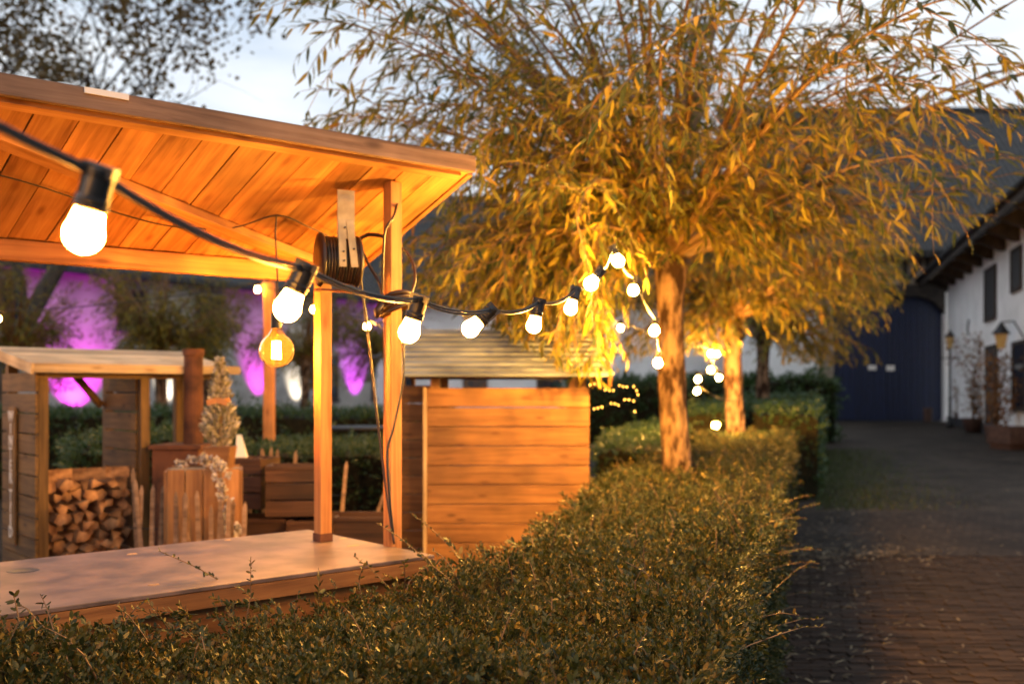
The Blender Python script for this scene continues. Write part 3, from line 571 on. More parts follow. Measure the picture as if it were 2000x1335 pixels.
# ------------------------------------------------------------------ trees
wv, wf = leaf_t(0.092, 0.18)
def willow_parts(seed, nsh, leafscale, trunk_lean=(-0.10, 0.0), h=2.3, r0=0.105, keep=lambda p: True, dens=1.0, reach=1.0, nhang=0):
    rs = random.Random(seed)
    tr = MB(); pts = []; rr = []
    for i in range(15):
        f = i / 14; z = -0.08 + (h + 0.1) * f
        pts.append((trunk_lean[0] * f + 0.012 * math.sin(f * 7), trunk_lean[1] * f + 0.01 * math.cos(f * 9), z))
        rr.append(r0 * (1.0 + 0.55 * max(0, 0.12 - f) / 0.12 - 0.16 * f + (0.22 * max(0, f - 0.86) / 0.14) + rs.uniform(-0.03, 0.03)))
    c0 = len(tr.v); pts2, rr2 = [], []
    for a, b, ra_, rb_ in zip(pts, pts[1:], rr, rr[1:]):
        for k in range(4): pts2.append(tuple(Vector(a).lerp(Vector(b), k / 4))); rr2.append(ra_ + (rb_ - ra_) * k / 4)
    pts2.append(pts[-1]); rr2.append(rr[-1]); tr.tube(pts2, rr2, 36)
    for i, v in enumerate(tr.v):
        ax = Vector(pts2[i // 36]); d_ = (Vector(v) - ax); nn = d_.normalized()
        rel = 0.5 * mnoise.noise((nn.x * 2.2 + seed, nn.y * 2.2, v[2] * 2.6)) + 0.55 * abs(mnoise.noise((nn.x * 6, nn.y * 6, v[2] * 4.5 + seed)))
        tr.v[i] = tuple(ax + d_ * (1 + 0.16 * (rel - 0.12)))
    # knobbly pollard head
    head = Vector((trunk_lean[0], trunk_lean[1], h)); kn = MB()
    for i in range(16):
        a = rs.uniform(0, 6.28); e = rs.uniform(-0.2, 1.2); d = Vector((math.cos(a) * math.cos(e), math.sin(a) * math.cos(e), math.sin(e)))
        c = head + d * r0 * 0.75 + Vector((0, 0, 0.04)); r = r0 * rs.uniform(0.4, 0.65)
        kn.lathe([(0.02, -r), (r * .7, -r * .7), (r, 0), (r * .7, r * .7), (0.02, r)], 8, Matrix.Translation(c) @ Matrix.Rotation(e, 4, 'X'))
    sh = MB(); P, X, Z, SC = [], [], [], []
    def leaves(p, d, n, ls):
        for _ in range(n):
            a = Vector((rs.gauss(0, 1), rs.gauss(0, 1), rs.gauss(0, 1))); side = (a - d * a.dot(d)).normalized()
            l = (d * 0.85 + side * 0.62 + Vector((0, 0, -0.24))).normalized()
            if not keep(p + l * 0.05): continue
            P.append(p); X.append(l); Z.append(Vector((rs.gauss(0, .6), rs.gauss(0, .6), 1))); SC.append(ls * rs.uniform(0.45, 1.3))
    for i in range(nsh + nhang):
        hang = i >= nsh
        az = i * 2.39996 + rs.uniform(-0.3, 0.3); q = ((i * 0.618034) % 1.0)
        el = R(4) + R(80) * q ** 0.85
        if hang: el = R(8) + R(52) * q
        if hang and i % 2 == 0: az = R(140) + R(115) * rs.random(); el = R(-14) + R(60) * q
        d = Vector((math.cos(az) * math.cos(el), math.sin(az) * math.cos(el), math.sin(el)))
        L_ = reach * rs.uniform(2.3, 3.4) * (1.0 - 0.12 * q); n = 16; st = L_ / n; p = head + Vector((0, 0, 0.03)) + d * r0 * 0.6; pts = [p.copy()]; droop = rs.uniform(0.03, 0.085) * (1.25 - q * 0.75)
        if hang:
            left = i % 2 == 0; L_ *= rs.uniform(0.5, 1.0) if left else rs.uniform(0.75, 1.1); st = L_ / n
            droop = (rs.uniform(0.16, 0.30) if i % 4 == 0 else rs.uniform(0.05, 0.12)) if left else rs.uniform(0.02, 0.075)
            if left and i % 4 == 0: L_ *= 0.72; st = L_ / n
        d = (d + Vector((0, 0, (0.12 if hang else 0.30) * (1 - q)))).normalized(); dirs = [d.copy()]
        for j in range(n):
            d = (d + Vector((rs.gauss(0, .035), rs.gauss(0, .035), -droop * (j / n) * 1.6))).normalized(); p = p + d * st
            if not keep(p): break
            pts.append(p.copy()); dirs.append(d.copy())
        n = len(pts) - 1
        if n < 4: continue
        th = rs.uniform(0.010, 0.022) if hang or rs.random() < .6 else rs.uniform(0.022, 0.036); sh.tube(pts, [th * (1 - 0.9 * k / n) + 0.0015 for k in range(n + 1)], 5)
        for j in range(2, n + 1):
            if el > 0.6 and j > 2 and rs.random() < 0.62: continue
            for _ in range(2 if rs.random() < 0.55 * dens else 1):
                a = Vector((rs.gauss(0, 1), rs.gauss(0, 1), rs.gauss(0, .7))); dd = dirs[j]; side = (a - dd * a.dot(dd)).normalized()
                td = (dd * 0.75 + side * 0.75).normalized(); tl = rs.uniform(0.22, 0.85) * (0.55 + 0.45 * min(1, j / 6)); tp = pts[j].copy(); tpts = [tp.copy()]; m = 6
                for k in range(m):
                    td = (td + Vector((rs.gauss(0, .06), rs.gauss(0, .06), -0.13))).normalized(); tp = tp + td * tl / m
                    if not keep(tp): break
                    tpts.append(tp.copy())
                    leaves(tp, td, 2, leafscale); leaves((tpts[-2] + tp) / 2, td, 1 if rs.random() < 0.35 * dens else 0, leafscale)
                if len(tpts) > 2: sh.tube(tpts, [0.0035 * (1 - .8 * k / (len(tpts) - 1)) + 0.0006 for k in range(len(tpts))], 3, False)
            leaves(pts[j], dirs[j], 2, leafscale)
    return tr, kn, sh, np.array(P), np.array(X), np.array(Z), np.array(SC)
def willow(name, label, loc, group, **kw):
    t = thing(name, label, 'tree', loc, 0, group)
    tr, kn, sh, P, X, Z, SC = willow_parts(**kw)
    tk = tr.build('trunk', M['bark'], t, smooth=True); kn.build('pollard_knuckles', M['bark'], tk, smooth=True)
    tag(sh.build('shoots', M['twig'], t, smooth=True), kind='stuff')
    tag(scatter('leaves', wv, wf, P, X, Z, SC, M['willow'], t), kind='stuff')
    print('willow leaves', len(P)); return t
TX, TY = 1.17, 6.8
def keep1(p):
    x, y, z = p.x + TX, p.y + TY, p.z
    if y < 2.6 or y > 10.2 or z < 1.45: return False
    if x < 0.28 and y < 5.2 and z < 2.36 + 0.02: return False          # pruned clear of the stall roof
    if x > 1.2 and z < 1.78 + max(0, x - 1.8) * 0.62: return False
    if abs(x - TX + 0.05) < 0.42 and y < TY and z < 2.2: return False           # trunk kept clean
    if y < 4.3 and z < 2.02: return False
    if x < -0.45 and z < 2.0: return False
    if z < 2.2 - 0.62 * (x + 0.7): return False
    if y < 5.0 and x < 0.75 and z < 1.70: return False
    return True
krs = random.Random(3)
def keep1l(p): return keep1(p) and not (p.x + TX > 2.0 and p.z < 3.6 and krs.random() < 0.12)
W1 = willow('willow_tree', 'pollarded willow with golden lit crown nearest the stall', (TX, TY, 0), 'pollard willows in the hedge row', seed=11, nsh=60, nhang=100, leafscale=0.096, keep=keep1l, dens=1.15, h=2.32)
proto = willow('willow_tree', 'second willow from the stall, its trunk floodlit yellow', (2.72, 12.0, gz(12)), 'pollard willows in the hedge row', seed=5, nsh=56, nhang=30, leafscale=0.12, keep=lambda p: p.z > 1.8 and p.x < 1.5 and p.xy.length < 2.3, dens=0.5, r0=0.12, trunk_lean=(-0.06, 0), h=2.25, reach=0.95)
c = copy_tree(proto); c.location = (4.3, 17.2, gz(17.2)); c.rotation_euler = (0, 0, 2.1); c['label'] = 'dim third willow in the hedge row towards the blue gate'
thin = None
for px, d, rz, sc, lab in ((325, 16, 0.7, 1.0, 'dim pollard willow in front of the farmhouse above the shelter roof'),
                         (15, 15.5, 3.0, 0.9, 'dim pollard willow at the far left edge beyond the shelter'),
                         (405, 20, 5.0, 0.95, 'dim pollard willow between the two left purple patches'),
                         (590, 19.5, 4.1, 0.9, 'dim pollard willow behind the light-string pole'),
                         (765, 21, 5.3, 1.0, 'dim pollard willow beyond the near stall post')):
    loc = ((px - HX) / F * d, d, gz(d))
    if thin is None:
        thin = c = willow('willow_tree', lab, loc, 'pollard willows below the farmhouse', seed=21, nsh=48, nhang=16, leafscale=0.10, keep=lambda p: p.z > 1.5 and p.xy.length < 1.2, dens=0.5, h=2.0, reach=0.66)
    else: c = copy_tree(thin)
    c.location = loc; c.rotation_euler = (0, 0, rz); c.scale = (sc,) * 3; c['label'] = lab

def broad_tree(name, label, loc, H, rad, nleaf, ls, seed, mat):
    rs = random.Random(seed); t = thing(name, label, 'tree', loc); m = MB(); tips = []
    def grow(p, d, L_, r, lev):
        n = 5; pts = [p.copy()]; rr = [r]
        for i in range(n):
            d = (d + Vector((rs.gauss(0, .12), rs.gauss(0, .12), rs.gauss(0.03, .08)))).normalized(); p = p + d * L_ / n; pts.append(p.copy()); rr.append(r * (1 - .5 * (i + 1) / n))
        m.tube(pts, rr, 6 if lev < 2 else 4, False)
        if lev >= 4: tips.append((p, d)); return
        for k in range(rs.choice((3, 3, 4)) if lev else 6):
            a = Vector((rs.gauss(0, 1), rs.gauss(0, 1), rs.gauss(0, .6))); s = (a - d * a.dot(d)).normalized(); j = rs.choice((2, 3, 4, 5, 5))
            grow(pts[j], (d * 0.8 + s * rs.uniform(.6, 1.0)).normalized(), L_ * rs.uniform(.58, .78), rr[j] * .62, lev + 1)
    grow(Vector((0, 0, -0.1)), Vector((0, 0, 1)), H * 0.42, H * 0.022, 0)
    m.build('trunk', M['dark_bark'], t, smooth=True)
    P, X, SC = [], [], []
    per = max(1, int(nleaf / len(tips)))
    for p, d in tips:
        if rs.random() < 0.22: continue
        for _ in range(int(per * rs.uniform(.3, 1.9))):
            P.append(p + Vector((rs.gauss(0, rad * .045), rs.gauss(0, rad * .045), rs.gauss(0, rad * .035)))); X.append(Vector((rs.gauss(0, 1), rs.gauss(0, 1), rs.gauss(-.3, .7)))); SC.append(ls * rs.uniform(.6, 1.3))
    ov2, of2 = oval_t(0.32); X = np.array(X)
    tag(scatter('leaves', ov2, of2, np.array(P), X, rng.normal(size=X.shape), np.array(SC), mat, t), kind='stuff')
    print('broad tips', len(tips), len(P)); return t
broad_tree('broadleaf_tree', 'tall thin-leaved autumn tree rising above the stall roof', (-9.9, 19.0, gz(19)), 11.5, 5, 15000, 0.105, 3, M['broad'])

# ------------------------------------------------------------------ lighting strings
SOCK = MB().lathe([(0.0150, -0.005), (0.0172, -0.001), (0.0172, 0.004), (0.0160, 0.006), (0.0172, 0.008), (0.0172, 0.013), (0.0130, 0.017), (0.0120, 0.045), (0.0132, 0.048), (0.0132, 0.058), (0.010, 0.060)], 16)
SOCK.box((-0.017, -0.008, 0.047), (0.017, 0.008, 0.064)); SOCK.box((0.0125, -0.003, 0.016), (0.0165, 0.003, 0.046)); SOCK.box((-0.0165, -0.003, 0.016), (-0.0125, 0.003, 0.046))
SOCK.v = [(x, y, z * 0.70) for x, y, z in SOCK.v]
sock_me = SOCK.mesh('socket'); sock_me.materials.append(M['black'])
def bulb_mesh(mat, r=0.0225):
    prof = [(0.0135, -0.002), (0.0152, -0.009)]
    for i in range(13):
        a = R(62) + (math.pi - R(62)) * i / 12; prof.append((max(r * math.sin(a), 0.0008), -0.029 + r * math.cos(a)))
    me = MB().lathe(prof, 20).mesh('bulb', True); me.materials.append(mat); return me
bulb_me = bulb_mesh(M['bulb'], 0.0197); bulb_far = bulb_mesh(M['bulb_soft'], 0.0225); bulb_tree = bulb_mesh(M['bulb_tree'], 0.0235); bulb_mid = bulb_mesh(emit('lit_bulb_yard', (1.0, 0.46, 0.07), 3600.0), 0.0235)
def string(name, label, pts, tilt, bulbme=None, tree_from=99, far_to=0, group=None, cable_pts=None, r=0.0032, sag=0.03, skip=()):
    """pts: centres of the bulbs; each bulb hangs under a socket on the cable"""
    bulbme = bulbme or bulb_me; org = Vector(pts[0]); t = thing(name, label, 'string lights', org)
    tops = []
    for i, p in enumerate(pts):
        p = Vector(p); tl = tilt(i) if callable(tilt) else tilt
        rot = Matrix.Rotation(random.uniform(-.4, .4), 4, 'Z') @ Matrix.Rotation(tl[1], 4, 'Y') @ Matrix.Rotation(tl[0], 4, 'X')
        up = rot @ Vector((0, 0, 1)); base = p + up * 0.026
        s_ = bpy.data.objects.new('socket', sock_me); C.objects.link(s_); s_.parent = t; s_.matrix_local = Matrix.Translation(base - org) @ rot
        b_ = bpy.data.objects.new('bulb', bulb_tree if i >= tree_from else (bulb_far if i < far_to else bulbme)); C.objects.link(b_); b_.parent = s_
        tops.append(base + up * 0.034)
    path = list(cable_pts[0]) + tops + list(cable_pts[1]) if cable_pts else tops
    full = []
    for a, b in zip(path, path[1:]):
        a, b = Vector(a), Vector(b); n = 8; L_ = (b - a).length
        for k in range(n): f = k / n; full.append(a.lerp(b, f) + Vector((0, 0, -sag * L_ * 4 * f * (1 - f) + 0.004 * math.sin(f * 6.28 + len(full)) * (1 if r > .004 else 0))) - org)
    full.append(Vector(path[-1]) - org)
    m = MB().tube([q + Vector((0, 0, 0.0028)) for q in full], r * 0.8, 6); m.tube([q - Vector((0, 0, 0.0028)) for q in full], r * 0.8, 6)
    m.build('cable', M['black'], t, smooth=True); return t
main = [(-0.80, 0.70, 1.85), pt(165, 452, 1.03), pt(563, 598, 1.46), pt(800, 646, 1.86), pt(921, 640, 2.22), pt(1043, 634, 2.62), pt(1115, 601, 3.1), pt(1155, 553, 3.55), pt(1207, 509, 4.2), pt(1237, 566, 4.9), pt(1278, 645, 5.4), pt(1285, 708, 5.9)]
tl_ = {1: (0.15, 0.32), 2: (0.1, 0.42), 3: (0.1, 0.33), 4: (0.0, 0.85), 5: (0.1, 0.2), 6: (-0.1, 0.3), 7: (0, 0.7), 8: (0, -0.4)}
string('festoon_lights', 'string of large warm bulbs on black cable from the left edge into the willow', main, lambda i: tl_.get(i, (random.uniform(-.3, .3), random.uniform(-.3, .3))),
       cable_pts=([(-1.5, 0.5, 2.05)], [(TX - 0.14, TY - 0.1, 1.9)]), sag=0.035, tree_from=7)
st2 = [(-3.5, 4.35, 2.05), (-4.05, 5.3, 1.98), (-4.4, 6.4, 1.95), (-4.5, 7.5, 1.98), pt(-4, 622, 8.6), pt(503, 565, 9.0), pt(612, 604, 8.7), pt(717, 637, 8.3), pt(780, 665, 7.8)]
string('festoon_lights', 'small far bulbs strung from the pole behind the stall posts', st2, (0, 0), bulb_far, cable_pts=([(-3.0, 3.4, 2.15)], [(-0.75, 6.95, 1.8)]), sag=0.02)
st3 = [pt(1123, 660, 8.2), pt(1212, 640, 8.6), pt(1388, 690, 10.5), pt(1400, 691, 11.0), pt(1388, 722, 10.0), pt(1404, 737, 9.7), pt(1363, 740, 9.5), pt(1361, 763, 9.2)]
string('festoon_lights', 'looping bulbs hung between the two willow trunks', st3, (0, 0), bulb_mid, far_to=2, cable_pts=([(0.45, 7.2, 1.8)], [pt(1440, 780, 11.8)]), sag=0.02)

# fairy lights on the kiosk's far corner
fp = [(1150, 752), (1168, 748), (1180, 760), (1196, 764), (1208, 752), (1222, 756), (1236, 752), (1247, 768), (1240, 784), (1222, 778), (1210, 792), (1196, 786), (1178, 794), (1162, 798), (1152, 800)]
fr = thing('fairy_lights', 'tiny golden fairy lights looped beside the kiosk corner', 'string lights', pt(1200, 775, 7.0))
org = pt(1200, 775, 7.0); fm = MB(); fpts = []
for (a, b) in zip(fp, fp[1:]):
    for k in range(2): f = (k + .3) / 2; fpts.append(pt(a[0] + (b[0] - a[0]) * f, a[1] + (b[1] - a[1]) * f, 7.0 + 0.12 * math.sin(len(fpts))))
MB().tube(fpts, 0.0015, 4).build('wire', M['black'], fr, off=org)
tiny_me = MB().lathe([(0.0008, -0.005), (0.004, -0.003), (0.005, 0), (0.004, 0.003), (0.0008, 0.005)], 8).mesh('led'); tiny_me.materials.append(M['tiny'])
for p in fpts[::2] + fpts[1::4] + [pt(1240, 803, 7.0), pt(1170, 700, 7.1), pt(1186, 703, 7.1), pt(1196, 700, 7.2), pt(1190, 731, 7.1), pt(1198, 729, 7.1)]:
    o = bpy.data.objects.new('led', tiny_me); C.objects.link(o); o.parent = fr; o.location = p - org

# garden spot at the foot of the second willow
sp_ = pt(1398, 830, 9.9)
GS = thing('garden_spotlight', 'small bright garden spotlight on the hedge before the second willow', 'spotlight', sp_)
MB().lathe([(0.01, -0.03), (0.03, -0.028), (0.036, 0.02)], 12, Matrix.Rotation(R(60), 4, 'Y')).build('housing', M['iron'], GS)
MB().lathe([(0.002, -0.036), (0.030, -0.024), (0.040, 0.0), (0.030, 0.024), (0.002, 0.036)], 12).build('lamp_lens', emit('spot_lens', WARM, 420.0), GS)
MB().tube([(0, 0, -0.02), (0.0, 0.0, -0.5)], 0.008, 6).build('spike', M['iron'], GS)
ld = bpy.data.lights.new('trunk_spot', 'SPOT'); ld.energy = 1700; ld.color = (1, 0.48, 0.10); ld.spot_size = R(70); ld.spot_blend = 0.6; ld.shadow_soft_size = 0.03
lo = bpy.data.objects.new('spot_beam', ld); C.objects.link(lo); lo.parent = GS; lo.location = (0.06, 0.06, 0.04)
lo.rotation_euler = (Vector((2.68, 11.9, 1.75)) - sp_).to_track_quat('-Z', 'Y').to_euler()

# floodlights along the farmhouse
fl0 = None
for sx, col, e, nm, lab in ((0.75, (0.66, 0.02, 0.64), 3000, 1, 'wide purple floodlight at the left of the farmhouse wall'), (3.9, (1.0, 0.86, 0.66), 700, 0, 'white floodlight between the shelter posts on the farmhouse wall'), (7.6, (0.66, 0.02, 0.64), 2100, 1, 'purple floodlight left of the light-string pole'),
                            (9.35, (1.0, 0.86, 0.66), 650, 0, 'white floodlight right of the light-string pole'), (12.3, (0.58, 0.035, 0.78), 1900, 1, 'purple floodlight between the two stall posts'), (14.6, (1.0, 0.86, 0.66), 350, 0, 'white floodlight left of the near stall post')):
    w = Vector((-13.9, 30, 0.2)) + Vector((fh_dir.x, fh_dir.y, 0)) * sx + Vector((fh_dir.y, -fh_dir.x, 0)) * 0.62
    t = thing('floodlight', lab, 'floodlight', w, fh_rz, 'floodlights below the farmhouse wall')
    if fl0 is None:
        fl0 = (MB().box((-0.13, -0.06, 0.08), (0.13, 0.06, 0.22)).mesh('housing'), MB().box((-0.14, -0.015, -0.02), (-0.131, 0.015, 0.16)).box((0.131, -0.015, -0.02), (0.14, 0.015, 0.16)).box((-0.131, -0.015, -0.02), (0.131, 0.015, -0.005)).mesh('stand'))
    link('housing', fl0[0], M['iron'], t); link('stand', fl0[1], M['iron'], t)
    ld = bpy.data.lights.new('flood', 'SPOT'); ld.energy = e; ld.color = col; ld.spot_size = R(84 if sx < 1 else (52 if nm else 46)); ld.spot_blend = 0.9; ld.shadow_soft_size = 0.05
    lo = bpy.data.objects.new('flood_beam', ld); C.objects.link(lo); lo.parent = t; lo.location = (0, 0, 0.26); lo.rotation_euler = Vector((0, 0.22 if nm else 0.45, 1)).to_track_quat('-Z', 'Y').to_euler()

# ------------------------------------------------------------------ market stall
su = Vector((0.745, 0.667, 0)).normalized(); sv = Vector((-su.y, su.x, 0)); s_rz = math.atan2(su.y, su.x); S0 = Vector((-0.25, 3.21, 0))
ST_ = thing('market_stall', 'open wooden bar stall with sloping plank roof and long counter', 'stall', S0, s_rz)
def sl(p): q = Vector(p) - S0; return Vector((q.dot(su), q.dot(sv), q.z))
CT = MB().box((-3.2, 0, 0.908), (0, 0.79, 0.92)).build('counter', M['counter'], ST_, bevel=0.002)
MB().box((-3.2, -0.004, 0.862), (0.004, 0.79, 0.9065)).build('counter_edge', M['larch2'], CT)
for i in range(6):
    z = 0.02 + i * 0.14; board('front_plank', (-3.15, 0.045, z + 0.07), (-0.03, 0.045, z + 0.07), 0.02, 0.136, M['larch2'], ST_, jit=0.0015)
for i in range(6):
    z = 0.02 + i * 0.14; board('side_plank', (-0.04, 0.06, z + 0.07), (-0.04, 0.74, z + 0.07), 0.02, 0.136, M['larch2'], ST_)
for x in (-3.1, -2.1, -1.1, -0.1):
    for y in (0.1, 0.7): MB().box((x - .03, y - .03, 0), (x + .03, y + .03, 0.86)).build('leg', M['larch2'], ST_)
# roof
ur = Vector((0.79, 0.61, 0)).normalized()
FRc = Vector((-0.151, 3.455, 2.205)); BRc = Vector((-0.622, 3.96, 1.935)); RL = 2.75
fr_, br_ = sl(FRc), sl(BRc); url = Vector((ur.dot(su), ur.dot(sv), 0))
pn = (BRc - FRc).cross(ur).normalized();
if pn.z < 0: pn = -pn
pnl = Vector((pn.dot(su), pn.dot(sv), pn.z))
def roof_z(x, y):        # underside of the roof boards over a place
    return FRc.z - (pn.x * (x - FRc.x) + pn.y * (y - FRc.y)) / pn.z
nbd = 24; bw = RL / nbd
for i in range(nbd):
    a = fr_ - url * (bw * (i + 0.5)); b = br_ - url * (bw * (i + 0.5)); dv = (b - a).normalized()
    board('roof_board', a + pnl * 0.011 - dv * 0.01, b + pnl * 0.011 + dv * 0.04, bw - 0.004, 0.02, M['larch'], ST_, up=pnl, jit=0.0025)
board('fascia', fr_ + url * 0.012 - Vector((0, 0.014, -0.026)), fr_ - url * RL - Vector((0, 0.014, -0.026)), 0.026, 0.057, M['fascia'], ST_, bevel=0.003)
board('roof_edge', fr_ + url * 0.013 + pnl * 0.02 + Vector((0, 0.01, 0)), br_ + url * 0.013 + pnl * 0.02, 0.022, 0.055, M['larch'], ST_, up=pnl, bevel=0.002)
board('front_batten', fr_ - url * 0.03 - pnl * 0.012 + Vector((0, 0.02, 0)), fr_ - url * (RL - .02) - pnl * 0.012 + Vector((0, 0.02, 0)), 0.03, 0.02, M['larch'], ST_, up=pnl)
board('back_beam', br_ - url * 0.02 - Vector((0, -0.01, 0.035)), br_ - url * (RL - .02) - Vector((0, -0.01, 0.035)), 0.05, 0.066, M['larch'], ST_, bevel=0.003)
pA, pB = ray_plane(-60, 238, FRc, pn), ray_plane(668, 527, FRc, pn)
board('roof_brace', sl(pA) - pnl * 0.018, sl(pB) - pnl * 0.018, 0.045, 0.034, M['larch'], ST_, up=pnl, bevel=0.002)
MB().box((-0.055, -0.003, 0), (0.055, 0.003, 0.02)).v
tgp = fr_ - url * 1.16; board('roof_tag', tgp - Vector((0, 0.031, -0.045)), tgp - url * 0.115 - Vector((0, 0.031, -0.045)), 0.006, 0.016, M['white'], ST_)
# roofing felt on top
rt = MB().hexa([fr_ + pnl * 0.0235, fr_ - url * RL + pnl * 0.0235, br_ - url * RL + pnl * 0.0235, br_ + pnl * 0.0235], [fr_ + pnl * 0.030, fr_ - url * RL + pnl * 0.030, br_ - url * RL + pnl * 0.030, br_ + pnl * 0.030]).build('roof_felt', M['plinth'], ST_)
def post(wx, wy, z0, w=0.046, name='post'):
    return board(name, sl((wx, wy, z0)), sl((wx, wy, roof_z(wx, wy) - 0.002)), w, w, M['larch'], ST_, up=(0, 1, 0), bevel=0.003)
post(-0.408, 3.40, 0.0); board('post', sl((-0.665, 3.50, 0.925)), sl((-0.665, 3.50, 1.93)), 0.046, 0.046, M['larch'], ST_, up=(0, 1, 0), bevel=0.003)
q = sl((-0.665, 3.50, 0)); MB().box((q.x - 0.025, q.y - 0.025, 0.9215), (q.x + 0.025, q.y + 0.025, 0.950)).build('post_shoe', M['rust'], ST_)
for k in (2.55,):
    e = FRc - ur * k; post(e.x - 0.10, e.y + 0.12, 0.0); e = BRc - ur * k; post(e.x, e.y - 0.02, 0.0)
e = BRc + (FRc - BRc) * 0.10 - ur * 0.05
# crumbs and knocks on the counter
for px, py, w, h in ((300, 1140, 26, 4), (258, 1080, 22, 4), (445, 1053, 14, 3), (670, 1050, 18, 3), (690, 1064, 30, 6)):
    d = (CAM_H - 0.922) * F / (py - HY); c_ = sl(pt(px, py, d)); r = w / F * d / 2
    MB().lathe([(r, 0.9202), (r * 0.9, 0.9214)], 9, Matrix.Translation((c_.x, c_.y, 0)) @ Matrix.Diagonal((1, 0.45, 1, 1)) @ Matrix.Rotation(px, 4, 'Z')).build('paint_fleck', M['pale'], CT)
d = (CAM_H - 0.922) * F / (1112 - HY); c_ = sl(pt(45, 1112, d))
MB().lathe([(0.045, 0.9203), (0.042, 0.9216)], 18, Matrix.Translation((c_.x, c_.y, 0))).build('tap_hole', M['black'], CT)

# globe bulb on its cord
rp = ray_plane(540, 421, FRc, pn); gc = Vector((rp.x, rp.y, 0)); gd = rp.y; gpos = pt(540, 684, gd)
GL = thing('globe_lamp', 'large amber glass globe bulb with glowing filament under the stall roof', 'lamp', (rp.x, rp.y, gpos.z))
Rg = 0.0595; prof = [(0.016, Rg * 1.42), (0.018, Rg * 1.2), (0.026, Rg * 0.98)]
for i in range(3, 19): a = math.pi * i / 18; prof.append((max(Rg * math.sin(a), 0.001), Rg * math.cos(a)))
MB().lathe(prof, 28).build('glass_globe', M['amber'], GL, smooth=True)
fmn = MB()
for k in range(4):
    a = k * math.pi / 2 + .4; fmn.tube([(0.010 * math.cos(a), 0.010 * math.sin(a), 0.030), (0.013 * math.cos(a + .3), 0.013 * math.sin(a + .3), -0.028)], 0.0024, 6)
fmn.build('filament', M['filament'], GL)
MB().lathe([(0.012, 0.03), (0.006, 0.05), (0.005, 0.085)], 10).build('glass_stem', M['amber'], GL)
MB().lathe([(0.0195, Rg * 1.28), (0.0195, 0.125), (0.008, 0.145)], 14).build('socket', M['black'], GL)
MB().tube([(0, 0, 0.14), (0.004, 0, 0.25), (-0.004, 0, rp.z - gpos.z - 0.06), (0, 0, rp.z - gpos.z - 0.001)], 0.003, 6).build('cord', M['reel'], GL)

# thin wiring along the soffit
def ceiling(px, py, dn=0.012): p = ray_plane(px, py, FRc, pn); return p - pn * dn
def smooth_path(pts, n=6):
    pts = [Vector(p) for p in pts]; o = []
    for i in range(len(pts) - 1):
        p0, p1, p2_, p3 = pts[max(i-1, 0)], pts[i], pts[i+1], pts[min(i+2, len(pts)-1)]
        for k in range(n):
            t = k / n; o.append(0.5 * ((2*p1) + (p2_-p0)*t + (2*p0-5*p1+4*p2_-p3)*t*t + (-p0+3*p1-3*p2_+p3)*t**3))
    return o + [pts[-1]]
def wire(name, label, pts, r, mat='reel'):
    org = Vector(pts[0]); o = MB().tube([p - org for p in smooth_path(pts)], r, 6).build(name, M[mat], smooth=True); o.location = org; return tag(o, label, 'cable')
wire('cable', 'thin cable stapled under the stall roof towards the reel', [ceiling(-40, 325), ceiling(60, 352), ceiling(150, 382), ceiling(250, 412, .02), ceiling(340, 430, .025), ceiling(450, 433, .025), ceiling(540, 418, .006), ceiling(600, 433, .02), ceiling(645, 455, .02)], 0.0028)
dp = 3.36
wire('cable', 'loose brown cable looping behind the near stall post', [pt(781, 372, 3.46), pt(770, 420, 3.34), pt(752, 452, 3.32), pt(748, 520, 3.34), pt(746, 575, 3.36), pt(735, 612, 3.36)], 0.0045)
wire('cable', 'brown cable bowing out right of the near stall post', [pt(748, 470, 3.5), pt(790, 488, 3.52), pt(809, 522, 3.5), pt(808, 560, 3.44), pt(790, 585, 3.36), pt(762, 596, 3.34)], 0.005)
wire('cable', 'brown cable from the reel to the near stall post', [pt(700, 468, 3.45), pt(722, 458, 3.44), pt(750, 462, 3.42)], 0.007)
wire('cable', 'long cable hanging from the reel down to the counter', [pt(704, 540, 3.4), pt(712, 600, 3.4), pt(722, 680, 3.4), pt(733, 780, 3.4), pt(747, 900, 3.38), pt(757, 980, 3.36), pt(770, 1062, 3.34)], 0.0042)
wire('cable', 'black cable slung from the near post knot to the hedge', [pt(788, 660, 3.33), pt(787, 740, 3.33), pt(770, 830, 3.32), pt(757, 880, 3.31), pt(760, 960, 3.30), pt(768, 1040, 3.30)], 0.004, 'black')
wire('cable', 'brown cable from the reel down to the knot on the post', [pt(704, 482, 3.42), pt(722, 520, 3.4), pt(742, 555, 3.37), pt(750, 590, 3.34)], 0.005)
KN = thing('cable_knot', 'dark bundle of coiled cable tied round the near stall post', 'cable', pt(772, 592, 3.36))
kc = pt(772, 592, 3.36)
for k in range(4):
    pts = []
    for i in range(15):
        a = 2 * math.pi * i / 14; pts.append(Vector((0.052 * math.cos(a), 0.050 * math.sin(a) + 0.03, (0.012 * k - 0.02) + 0.022 * math.cos(a + k * .3))))
    MB().tube(pts, 0.0075, 6, False).build('coil', M['reel'], KN, smooth=True)
MB().tube([(-0.04, -0.03, 0.0), (-0.055, -0.035, -0.03), (-0.058, -0.03, -0.05)], [0.012, 0.014, 0.008], 7).build('plug', M['reel'], KN, smooth=True)

